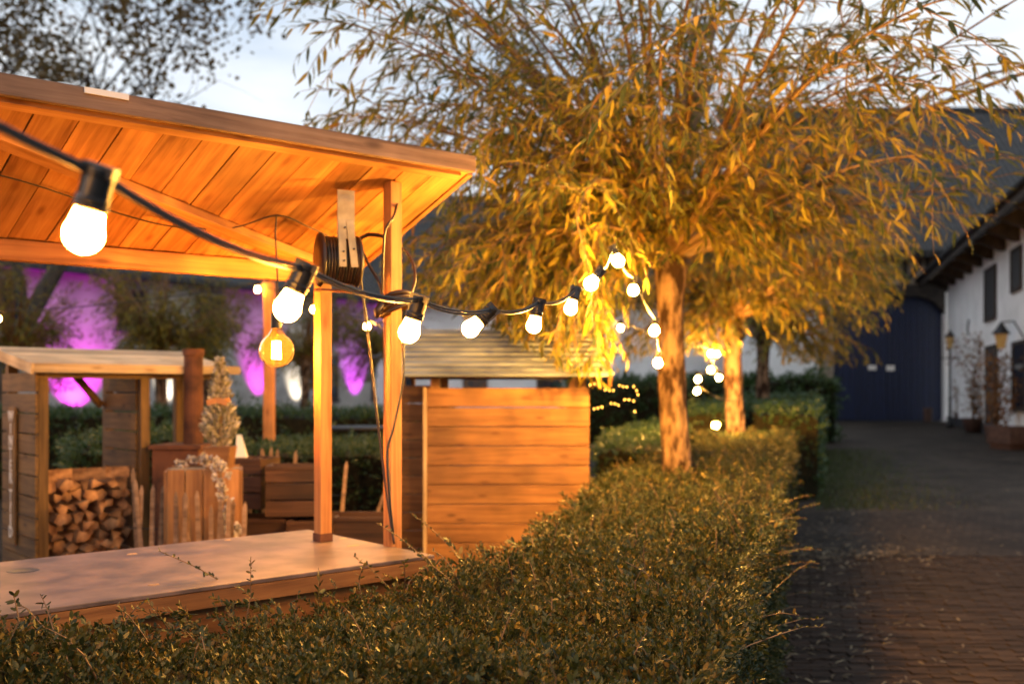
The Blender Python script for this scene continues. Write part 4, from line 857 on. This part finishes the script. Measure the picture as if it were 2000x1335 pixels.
# cable reel on its strap
rc = pt(661, 509, 3.36); RE = thing('cable_reel', 'dark brown cable reel strapped to the rear stall post', 'cable reel', rc, s_rz - 0.30)
Mx = Matrix.Rotation(R(90), 4, 'Y')
MB().lathe([(0.03, -0.072), (0.088, -0.070), (0.092, -0.062), (0.086, -0.055), (0.03, -0.054)], 24, Mx @ Matrix.Diagonal((1.0, 0.8, 1, 1))).build('flange', M['reel'], RE, smooth=True)
MB().lathe([(0.03, 0.054), (0.083, 0.056), (0.088, 0.062), (0.084, 0.070), (0.03, 0.072)], 24, Mx @ Matrix.Diagonal((1.0, 0.8, 1, 1))).build('flange', M['reel'], RE, smooth=True)
for i in range(11):
    x = -0.05 + 0.01 * i; pts = [Vector((x + 0.004 * k / 18, 0.062 * math.sin(2*math.pi*k/18), 0.076 * math.cos(2*math.pi*k/18))) for k in range(19)]
    MB().tube(pts, 0.0052, 6, False).build('cable_turn', M['black' if i % 3 == 0 else 'reel'], RE, smooth=True)
MB().lathe([(0.066, -0.056), (0.066, 0.056)], 18, Mx @ Matrix.Diagonal((1.06, .88, 1, 1))).build('drum', M['reel'], RE)
for s in (-1, 1):
    board('strap', (0.013 + 0.02 * s, -0.085, -0.03), (0.006 + 0.014 * s, -0.072, 0.125), 0.004, 0.024, M['bracket'], RE, up=(1, 0, 0))
board('strap_head', (-0.022, -0.070, 0.145), (0.036, -0.070, 0.145), 0.006, 0.16, M['bracket'], RE, up=(0, 0, 1)).location.z = 0.145
MB().box((-0.08, -0.02, -0.105), (0.08, 0.02, -0.098)).build('rest_bar', M['rust'], RE)
for x, z in ((-0.005, 0.02), (0.03, 0.03), (0.0, 0.10), (-0.004, -0.01)): MB().lathe([(0.003, -0.005), (0.003, 0.005)], 8, Matrix.Translation((x, -0.088 + .06 * max(z, 0), z)) @ Matrix.Rotation(R(90), 4, 'X')).build('hole', M['black'], RE)

# ------------------------------------------------------------------ kiosk behind the hedge
KY = 6.25
def kx(px, d=KY): return (px - HX) / F * d
KO = thing('kiosk', 'small wooden kiosk with horizontal larch planks and pale slatted roof', 'kiosk', (kx(990), KY, 0))
off = kx(990)
xa, xb = kx(834) - off, kx(1151) - off; npl = 12; ph = 1.455 / npl
for i in range(npl):
    board('plank', (xa, 0, ph * (i + .5) + .01), (xb, 0, ph * (i + .5) + .01), 0.022, ph - 0.005, M['larch2'], KO, bevel=0.003, jit=0)
board('corner_trim', (xa - 0.012, -0.004, 0), (xa - 0.012, -0.004, 1.47), 0.022, 0.03, M['pale'], KO, up=(0, 1, 0), bevel=0.002)
yb = 0.42; xc, xd = (772 - HX) / F * (KY + yb) - off, xa + 0.1
for i in range(npl):
    board('side_plank', (xc, yb, ph * (i + .5) + .03), (xd, yb, ph * (i + .5) + .03), 0.022, ph - 0.005, M['larch2'], KO, bevel=0.003)
for x, y in ((xa + 0.05, 0.045), (xb - 0.05, 0.045), (xa + 0.05, 0.85), (xb - 0.05, 0.85), (xc + .03, yb + .05)):
    board('post', (x, y, 0), (x, y, 1.60 if y < .2 else 1.72), 0.06, 0.06, M['larch2'], KO, up=(0, 1, 0))
for i in range(npl):
    board('back_plank', (xa + .05, 0.9, ph * (i + .5) * .6), (xb, 0.9, ph * (i + .5) * .6), 0.022, ph * .6 - .004, M['larch2'], KO)
for i in range(npl):
    board('end_plank', (xb - 0.012, 0.03, ph * (i + .5) + .01), (xb - 0.012, 0.88, ph * (i + .5) + .01), 0.02, ph - 0.006, M['larch2'], KO)
board('wall_shelf', (xa, 0.05, 1.455), (xb, 0.05, 1.455), 0.12, 0.02, M['larch2'], KO)
ra, rb = kx(782) - off, kx(1183) - off; e0 = Vector((0, -0.16, 1.525)); e1 = Vector((0, 0.42, 1.835))
board('eaves_beam', (ra + .05, -0.02, 1.555), (rb - .05, -0.02, 1.555), 0.05, 0.06, M['larch2'], KO)
sld = (e1 - e0); nrm = Vector((0, -sld.z, sld.y)).normalized(); ns = 9
for i in range(ns):
    c0 = e0.lerp(e1, (i + .5) / ns) + nrm * 0.012; tl2 = (sld.normalized() * 1 + nrm * -0.22).normalized()
    board('roof_slat', (ra, c0.y, c0.z), (rb, c0.y, c0.z), sld.length / ns + 0.012, 0.016, M['silver'], KO, up=Vector((0, -tl2.z, tl2.y)), bevel=0.002)
f0, f1 = Vector((0, 1.0, 1.525)), e1
for i in range(ns):
    c0 = f0.lerp(f1, (i + .5) / ns); board('roof_slat', (ra, c0.y, c0.z + .012), (rb, c0.y, c0.z + .012), sld.length / ns + 0.012, 0.016, M['silver'], KO, up=(0, sld.z, sld.y))
for x in (ra - 0.012, rb + 0.012):
    board('barge_board', (x, e0.y, e0.z - .02), (x, e1.y, e1.z - 0.02), 0.022, 0.07, M['larch2'], KO); board('barge_board', (x - 0.001, f0.y, f0.z - .022), (x - 0.001, e1.y, e1.z - 0.022), 0.022, 0.07, M['larch2'], KO)
gb = MB().add([(ra - .03, 0.1, 1.55), (ra - .03, 0.85, 1.55), (ra - .03, 0.42, 1.80), (ra - .012, 0.1, 1.55), (ra - .012, 0.85, 1.55), (ra - .012, 0.42, 1.80)], [(0, 1, 2), (5, 4, 3), (0, 3, 4, 1), (1, 4, 5, 2), (2, 5, 3, 0)]); gb.v = [(x + .03, y, z) for x, y, z in gb.v]; gb.build('gable', M['larch2'], KO)

# ------------------------------------------------------------------ firewood shelter
SH0 = Vector((-2.665, 5.6, 0)); SH = thing('wood_shelter', 'open firewood shelter with slatted pent roof left of the stove', 'shelter', SH0, s_rz)
LS, WS = 1.12, 0.65
for x, y, h, m in ((0.03, 0.03, 1.56, 'green_wood'), (0.03, WS - .03, 1.66, 'green_wood'), (0.61, 0.03, 1.56, 'green_wood'), (0.61, WS - .03, 1.66, 'green_wood'), (1.08, WS - .03, 1.66, 'green_wood'), (1.08, 0.03, 1.56, 'green_wood')):
    board('post', (x, y, 0), (x, y, h), 0.055, 0.055, M[m], SH, up=(0, 1, 0), bevel=0.003)
for k in range(13):
    z = 0.08 + k * 0.118; 
    board('side_plank', (-0.008, 0.0, z), (-0.008, WS, z), 0.016, 0.108, M['green_wood'], SH, jit=.001)
    board('partition_plank', (0.578, 0.06, z), (0.578, WS - .06, z), 0.016, 0.108, M['green_wood'], SH)
for k in range(7):
    y = -0.06 + k * 0.118; z = 1.585 + 0.115 * (y / WS); board('roof_slat', (-0.06, y, z), (LS + .04, y, z), 0.112, 0.018, M['pale'], SH, up=(0, -0.17, 1))
board('eaves_board', (-0.06, -0.125, 1.575), (LS + .04, -0.125, 1.575), 0.018, 0.05, M['pale'], SH)
board('roof_rail', (0, 0.03, 1.545), (LS, 0.03, 1.545), 0.05, 0.05, M['green_wood'], SH); board('roof_rail', (0, WS - .03, 1.64), (LS, WS - .03, 1.64), 0.05, 0.05, M['green_wood'], SH)
board('end_board', (-0.068, -0.13, 1.57), (-0.068, WS + .03, 1.685), 0.016, 0.06, M['pale'], SH)
board('brace', (0.56, WS - .05, 1.35), (0.35, WS - .05, 1.60), 0.04, 0.04, M['green_wood'], SH)
# firewood
logm = []
for k in range(7):
    rs = random.Random(k + 40); m = MB(); nn = rs.choice((3, 4, 4, 5)); poly = []
    for i in range(nn): a = 2 * math.pi * i / nn + rs.uniform(-.35, .35); r = rs.uniform(0.032, 0.049); poly.append((r * math.cos(a), r * math.sin(a)))
    pv = [(-0.17, p[0], p[1]) for p in poly] + [(0.0, p[0] * 1.05, p[1] * 1.05) for p in poly] + [(0.17, p[0], p[1]) for p in poly]
    m.add(pv, [tuple(range(nn)), tuple(range(3*nn - 1, 2*nn - 1, -1))] + [(i, nn + i, nn + (i+1) % nn, (i+1) % nn) for i in range(nn)] + [(nn + i, 2*nn + i, 2*nn + (i+1) % nn, nn + (i+1) % nn) for i in range(nn)])
    me = m.mesh('firewood_log'); me.materials.append(M['log_end']); logm.append(me)
SHM = Matrix.Translation(SH0) @ Matrix.Rotation(s_rz, 4, 'Z'); row = 0; z = 0.055
while z < 0.93:
    x = 0.085 + (0.035 if row % 2 else 0)
    while x < 0.54:
        o = bpy.data.objects.new('firewood_log', random.choice(logm)); C.objects.link(o)
        o.matrix_world = SHM @ Matrix.Translation((x + random.uniform(-.008, .008), 0.24 + random.uniform(-.05, .04), z + random.uniform(-.008, .008))) @ Matrix.Rotation(R(90) + random.gauss(0, .05), 4, 'Z') @ Matrix.Rotation(random.uniform(0, 6.28), 4, 'X') @ Matrix.Diagonal((random.uniform(.85, 1.1), random.uniform(.75, 1.25), random.uniform(.75, 1.2), 1))
        tag(o, 'split log with pale cut end stacked in the firewood shelter', 'log', 'split logs stacked in the shelter'); x += 0.067
    z += 0.060; row += 1
for x, rz in ((0.16, 0.2), (0.33, -0.15), (0.48, 0.1)):
    o = bpy.data.objects.new('firewood_log', logm[2]); C.objects.link(o); o.matrix_world = SHM @ Matrix.Translation((x, 0.16, 0.955)) @ Matrix.Rotation(rz, 4, 'Z') @ Matrix.Diagonal((0.55, 1, .8, 1))
    tag(o, 'split log lying crosswise on top of the stack', 'log', 'split logs stacked in the shelter')
# lettered board on the shelter's side
SG = thing('letter_board', 'narrow dark board with stacked white letters on the shelter side', 'sign', SHM @ Vector((-0.02, 0.38, 0.55)), s_rz)
board('board', (-0.0105, 0, 0.0), (-0.0105, 0, 0.80), 0.012, 0.12, M['green_wood'], SG, up=(0, 1, 0))
z = 0.745
for ch in 'WINTER TIJD':
    if ch == ' ': z -= 0.03; continue
    cu = bpy.data.curves.new('letter', 'FONT'); cu.body = ch; cu.size = 0.095; cu.align_x = 'CENTER'; cu.extrude = 0.002
    tmp = bpy.data.objects.new('tmp', cu); C.objects.link(tmp); dg = bpy.context.evaluated_depsgraph_get(); me = bpy.data.meshes.new_from_object(tmp.evaluated_get(dg)); bpy.data.objects.remove(tmp); 
    o = link('letter', me, M['letters'], SG); o.rotation_euler = (R(90), 0, R(-90)); o.location = (-0.021, 0, z - 0.03); z -= 0.072

# ------------------------------------------------------------------ stove, planters, crates, palings
SV = thing('garden_stove', 'rusty steel garden stove with tall square chimney', 'stove', pt(362, 762, 6.05) * 1.0)
SV.location.z = 0
MB().box((-0.15, -0.15, 0.06), (0.13, 0.15, 1.10)).build('body', M['rust'], SV, bevel=0.006)
MB().box((-0.165, -0.165, 1.102), (0.145, 0.165, 1.125)).build('top_plate', M['rust'], SV)
MB().lathe([(0.058, 1.126), (0.056, 1.66), (0.064, 1.662), (0.064, 1.70)], 18, Matrix.Translation((0.05, 0, 0))).build('chimney', M['rust'], SV, smooth=False)
MB().box((-0.11, -0.162, 0.45), (0.09, -0.152, 0.9)).build('door', M['rust'], SV)
for x in (-.12, .10):
    for y in (-.12, .12): MB().box((x - .02, y - .02, 0), (x + .02, y + .02, 0.06)).build('leg', M['rust'], SV)

PB = thing('planter_box', 'tall wooden box with dried flower garland beside the stove', 'box', (kx(400, 5.45), 5.45, 0), 0.25)
hw = 0.185
for i in range(4):
    x = -hw + 0.0925 * (i + .5); board('front_board', (x, -0.15, 0.0), (x, -0.15, 1.03), 0.018, 0.088, M['plant_box'], PB, up=(1, 0, 0), bevel=.002)
    board('back_board', (x, 0.15, 0.0), (x, 0.15, 1.03), 0.018, 0.088, M['plant_box'], PB, up=(1, 0, 0))
for s in (-1, 1):
    for i in range(3): y = -0.1 + 0.1 * i; board('side_board', (s * (hw + .005), y, 0), (s * (hw + .005), y, 1.02), 0.094, 0.018, M['plant_box'], PB, up=(1, 0, 0))
MB().box((-hw, -0.139, 1.0), (hw, 0.139, 1.02)).build('lid', M['pale'], PB)

GA = thing('flower_garland', 'grey white dried flower garland draped over the planter box', 'garland', pt(420, 905, 5.28))
go = pt(420, 905, 5.28); P, X, Z, SC = [], [], [], []
path = [pt(355, 905, 5.40), pt(385, 893, 5.38), pt(410, 895, 5.33), pt(425, 905, 5.26), pt(432, 930, 5.22), pt(438, 955, 5.22), pt(440, 985, 5.21), pt(442, 1010, 5.2), pt(450, 1035, 5.18), pt(470, 1030, 5.2)]
gm = MB().tube(smooth_path(path), 0.006, 5); gm.build('stem', M['twig'], GA, off=go)
for i in range(46):
    f = i / 46 * (len(path) - 1); k = int(f); c_ = path[k].lerp(path[k + 1], f - k) + Vector((random.gauss(0, .018), random.gauss(0, .012), random.gauss(0, .014)))
    for _ in range(22):
        dd = Vector((random.gauss(0, 1), random.gauss(-.3, 1), random.gauss(.2, 1))).normalized(); P.append(c_ - go); X.append(dd); Z.append(Vector((random.gauss(0, 1), random.gauss(0, 1), random.gauss(0, 1)))); SC.append(random.uniform(.016, .03))
ov3, of3 = oval_t(0.34); tag(scatter('petals', ov3, of3, np.array(P), np.array(X), np.array(Z), np.array(SC), M['petal'], GA), kind='stuff')

CO = thing('potted_conifer', 'frosted miniature conifer in a wooden pot on the planter box', 'plant', (kx(430, 5.5), 5.5, 1.021))
MB().hexa([(-.06, -.06, 0), (.06, -.06, 0), (.06, .06, 0), (-.06, .06, 0)], [(-.075, -.075, .12), (.075, -.075, .12), (.075, .075, .12), (-.075, .075, .12)]).build('pot', M['plant_box'], CO, bevel=.003)
MB().tube([(0, 0, .1), (0, 0, .58)], [0.012, .004], 6).build('stem', M['twig'], CO)
P, X, SC = [], [], []
for i in range(1500):
    t = random.random()
    if t < 0.55: z = 0.12 + 0.25 * random.random(); r = 0.092 * math.sin(math.pi * min(1, (z - 0.10) / 0.27)) ** .6
    else: z = 0.37 + 0.22 * random.random(); r = 0.055 * (1 - (z - .37) / .225)
    a = random.uniform(0, 6.28); rr = r * random.uniform(.5, 1); P.append((rr * math.cos(a), rr * math.sin(a), z)); X.append((math.cos(a) * .7, math.sin(a) * .7, 0.8 + random.gauss(0, .3))); SC.append(random.uniform(.022, .042))
X = np.array(X); tag(scatter('needles', ov, of, np.array(P), X, rng.normal(size=X.shape), np.array(SC), M['frost'], CO), kind='stuff')
MB().lathe([(0.05, 0.365), (0.056, 0.375), (0.05, 0.388)], 14).build('ribbon', M['ribbon'], CO)
for s in (-1, 1): board('ribbon_loop', (0, -.055, .375), (s * .055, -.06, .36), 0.004, 0.03, M['ribbon'], CO)

def crate(label, loc, w, h, dp_, rz, tilt=0):
    t = thing('wooden_crate', label, 'crate', loc, rz, 'dark crates behind the stall'); n = 3; sh_ = h / n
    for i in range(n):
        z = sh_ * (i + .5)
        for s in (-1, 1):
            board('slat', (-w/2, s * dp_/2, z), (w/2, s * dp_/2, z), 0.012, sh_ - .012, M['crate'], t); board('slat', (s * (w/2 - .006), -dp_/2 + .007, z), (s * (w/2 - .006), dp_/2 - .007, z), 0.012, sh_ - .012, M['crate'], t)
    board('floor_board', (-w/2 + .014, 0, .008), (w/2 - .014, 0, .008), dp_ - .03, .012, M['crate'], t)
    board('rim', (-w/2, -dp_/2 - .008, h - .012), (w/2, -dp_/2 - .008, h - .012), .012, .022, M['crate'], t)
    for x in (-w/2 + .02, w/2 - .02): board('corner_batten', (x, -dp_/2 + .025, 0), (x, -dp_/2 + .025, h), .03, .03, M['crate'], t, up=(0, 1, 0))
    return t
crate('large dark crate on the lower crate just left of the rear stall post', (kx(582, 5.9), 5.9, 0.715), 0.34, 0.30, 0.26, 0.1)
crate('dark crate with a white card on it, right of the planter box', (kx(499, 6.1), 6.1, 0.735), 0.20, 0.31, 0.26, -0.2)
crate('lower dark crate under the two upper crates, below the white card', (kx(510, 5.95), 5.95, 0.37), 0.36, 0.335, 0.30, 0.0)
crate('lower dark crate beside the rear stall post', (kx(612, 5.85), 5.85, 0.37), 0.26, 0.335, 0.30, 0.05)
crate('bottom dark crate under the left lower crate', (kx(510, 5.95), 5.95, 0.0), 0.38, 0.36, 0.32, 0.0)
crate('bottom dark crate beside the rear stall post foot', (kx(612, 5.85), 5.85, 0.0), 0.28, 0.36, 0.32, 0.03)
crate('low dark crate between the two stall posts', (kx(700, 5.9), 5.9, 0.0), 0.40, 0.72, 0.30, 0.0)
WC = MB().hexa([(-0.035, -0.02, 0), (0.035, -0.02, 0), (0.035, 0.02, 0), (-0.035, 0.02, 0)], [(-0.028, -0.003, 0.135), (0.0, -0.003, 0.135), (0.0, 0.003, 0.135), (-0.028, 0.003, 0.135)]).build('menu_card', M['white']); WC.location = (kx(470, 6.0), 6.02, 1.046)
tag(WC, 'white folded menu card standing on a dark crate', 'card')
def palings(label, x0, x1, d, z1, n, rz=0, lean=0.05):
    t = thing('paling_fence', label, 'fence', ((x0 + x1) / 2, d, 0), rz, 'chestnut paling fences'); L_ = x1 - x0
    for i in range(n):
        x = -L_/2 + L_ * (i + .5) / n + random.uniform(-.01, .01); l = random.gauss(0, lean); h = z1 * random.uniform(.9, 1.05)
        m = MB().hexa([(-.014, -.009, 0), (.014, -.009, 0), (.012, .009, 0), (-.012, .009, 0)], [(-.011, -.007, h - .03), (.011, -.007, h - .03), (.009, .007, h - .03), (-.009, .007, h - .03)]); m.hexa([(-.011, -.007, h - .0299), (.011, -.007, h - .0299), (.009, .007, h - .0299), (-.009, .007, h - .0299)], [(-.002, -.002, h), (.002, -.002, h), (.002, .002, h), (-.002, .002, h)])
        o = m.build('picket', M['picket'], t); o.location = (x, 0, 0); o.rotation_euler = (random.gauss(0, .02), l, 0)
    for z in (z1 * .3, z1 * .72): MB().tube([(-L_/2 - .02, -.013, z), (0, -.014, z - .01), (L_/2 + .02, -.013, z)], .003, 5).build('wire', M['iron'], t)
    return t
palings('row of weathered palings right of the log stack', kx(262, 5.35), kx(335, 5.35), 5.35, 0.995, 9, 0.1)
palings('row of palings in front of the planter box', kx(340, 5.05), kx(470, 5.05), 5.05, 0.90, 12, 0.05)
palings('leaning palings behind the dark crates', kx(496, 6.5), kx(572, 6.5), 6.5, 1.07, 7, 0, 0.13)
palings('leaning palings right of the rear stall post', kx(640, 6.4), kx(672, 6.4), 6.4, 1.09, 2, 0, 0.18)

# pole of the far string
PO = thing('light_pole', 'square wooden pole carrying the far bulbs behind the stall', 'pole', (kx(526, 9.05), 9.05, gz(9.05)))
board('pole', (0, 0, 0), (0, 0, 2.42), 0.09, 0.09, M['larch'], PO, up=(0, 1, 0), bevel=.004); MB().lathe([(0.02, 2.42), (0.02, 2.45), (0.012, 2.46)], 8).build('hook', M['iron'], PO)
# side table with purple gleam between the far hedges
TB = thing('bistro_table', 'round dark table top showing behind the low hedge', 'table', (kx(700, 11.2), 11.2, gz(11)))
MB().lathe([(0.36, 0.98), (0.37, 0.99), (0.37, 1.01), (0.36, 1.015)], 24).build('table_top', M['iron'], TB); MB().lathe([(0.2, 0), (0.2, .03), (.03, .05), (.03, .98)], 12).build('pedestal', M['iron'], TB)

# ------------------------------------------------------------------ plants by the white house
def potted(label, px, d, h, r, seed, n=900):
    rs = random.Random(seed); t = thing('potted_shrub', label, 'plant', (kx(px, d), d, gz(d)), 0, 'potted shrubs along the white house')
    MB().lathe([(r * .55, 0), (r * .8, .38), (r * .85, .42)], 14).build('pot', M['pot'], t, smooth=True)
    b = MB(); P, X, SC = [], [], []
    for i in range(9):
        p = Vector((0, 0, .38)); d_ = Vector((rs.gauss(0, .25), rs.gauss(0, .25), 1)).normalized(); pts = [p.copy()]
        for k in range(7): d_ = (d_ + Vector((rs.gauss(0, .15), rs.gauss(0, .15), .05))).normalized(); p = p + d_ * (h - .4) / 7.5; pts.append(p.copy())
        b.tube(pts, [0.014 - .0015 * k for k in range(8)], 5)
        for _ in range(n // 9): q = pts[rs.randint(1, 7)]; P.append(q + Vector((rs.gauss(0, r * .35), rs.gauss(0, r * .35), rs.gauss(0, .12)))); X.append((rs.gauss(0, 1), rs.gauss(0, 1), rs.gauss(0, 1))); SC.append(rs.uniform(.06, .12))
    b.build('branches', M['dark_bark'], t); X = np.array(X); tag(scatter('leaves', *oval_t(.3), np.array(P), X, rng.normal(size=X.shape), np.array(SC), M['vine'], t), kind='stuff'); return t
potted('rust-red climber in a pot beside the street lamp', 1900, 29.5, 3.0, .38, 1)
potted('rust-red shrub in a pot in front of the dark door', 1945, 24.6, 2.3, .36, 2)
potted('dark shrub pot at the far end of the white house', 1878, 34, 1.4, .3, 3, 500)
TR = thing('stone_trough', 'low dark stone trough against the white house at right edge', 'trough', (kx(1985, 22.3), 22.3, gz(22.3)), 0.3)
MB().box((-.45, -.3, 0), (.45, .3, .12)).build('base', M['pot'], TR); MB().box((-.5, -.35, .12), (.5, -.27, .5)).box((-.5, .27, .12), (.5, .35, .5)).box((-.5, -.268, .12), (-.42, .268, .5)).box((.42, -.268, .12), (.5, .268, .5)).build('rim', M['pot'], TR)
SB = MB().lathe([(0.14, 0), (0.17, .5), (0.16, .52)], 12).build('litter_bin', M['pot']); SB.location = (kx(1812, 36.6), 36.6, gz(36.6)); tag(SB, 'small dark tub standing before the blue gate', 'tub')

# ------------------------------------------------------------------ grass verge and fallen leaves on the path
n = 9000; yy = rng.uniform(11.8, 22, n); xx = np.array([xr(v) for v in yy]) + 0.25 + np.abs(rng.normal(0, 0.75, n)); P = np.stack([xx, yy, np.array([gz(v) for v in yy]) - 0.012], 1)
X = np.stack([rng.normal(0, .4, n), rng.normal(0, .4, n), np.ones(n)], 1)
gr = scatter('grass', [(0, -.05, 0), (0, .05, 0), (1, 0, 0.1)], [(0, 1, 2)], P, X, rng.normal(size=(n, 3)), rng.uniform(.04, .10, n), M['grass']); tag(gr, 'short grass verge between the hedge and the lane', 'grass', kind='stuff')
n = 1300; yy = np.where(rng.random(n) < 0.25, rng.normal(8.8, 0.25, n), rng.uniform(3.2, 15, n)); xx = np.array([xr(v) for v in yy]) + 0.05 + np.abs(rng.normal(0, .5, n)) * (yy / 6); P = np.stack([xx, yy, np.array([gz(v) for v in yy]) + 0.006 + rng.uniform(0, .01, n)], 1)
X = np.stack([rng.normal(0, 1, n), rng.normal(0, 1, n), rng.normal(0, .12, n)], 1)
fl = scatter('fallen_leaves', wv, wf, P, X, np.stack([rng.normal(0, .2, n), rng.normal(0, .2, n), np.ones(n)], 1), rng.uniform(.04, .085, n), M['fallen']); tag(fl, 'fallen willow leaves scattered beside the hedge foot', 'leaves', kind='stuff')
bpy.context.view_layer.update()
print('tris', sum(len(o.data.loops) - 2 * len(o.data.polygons) for o in bpy.data.objects if o.type == 'MESH'), 'objects', len(bpy.data.objects))
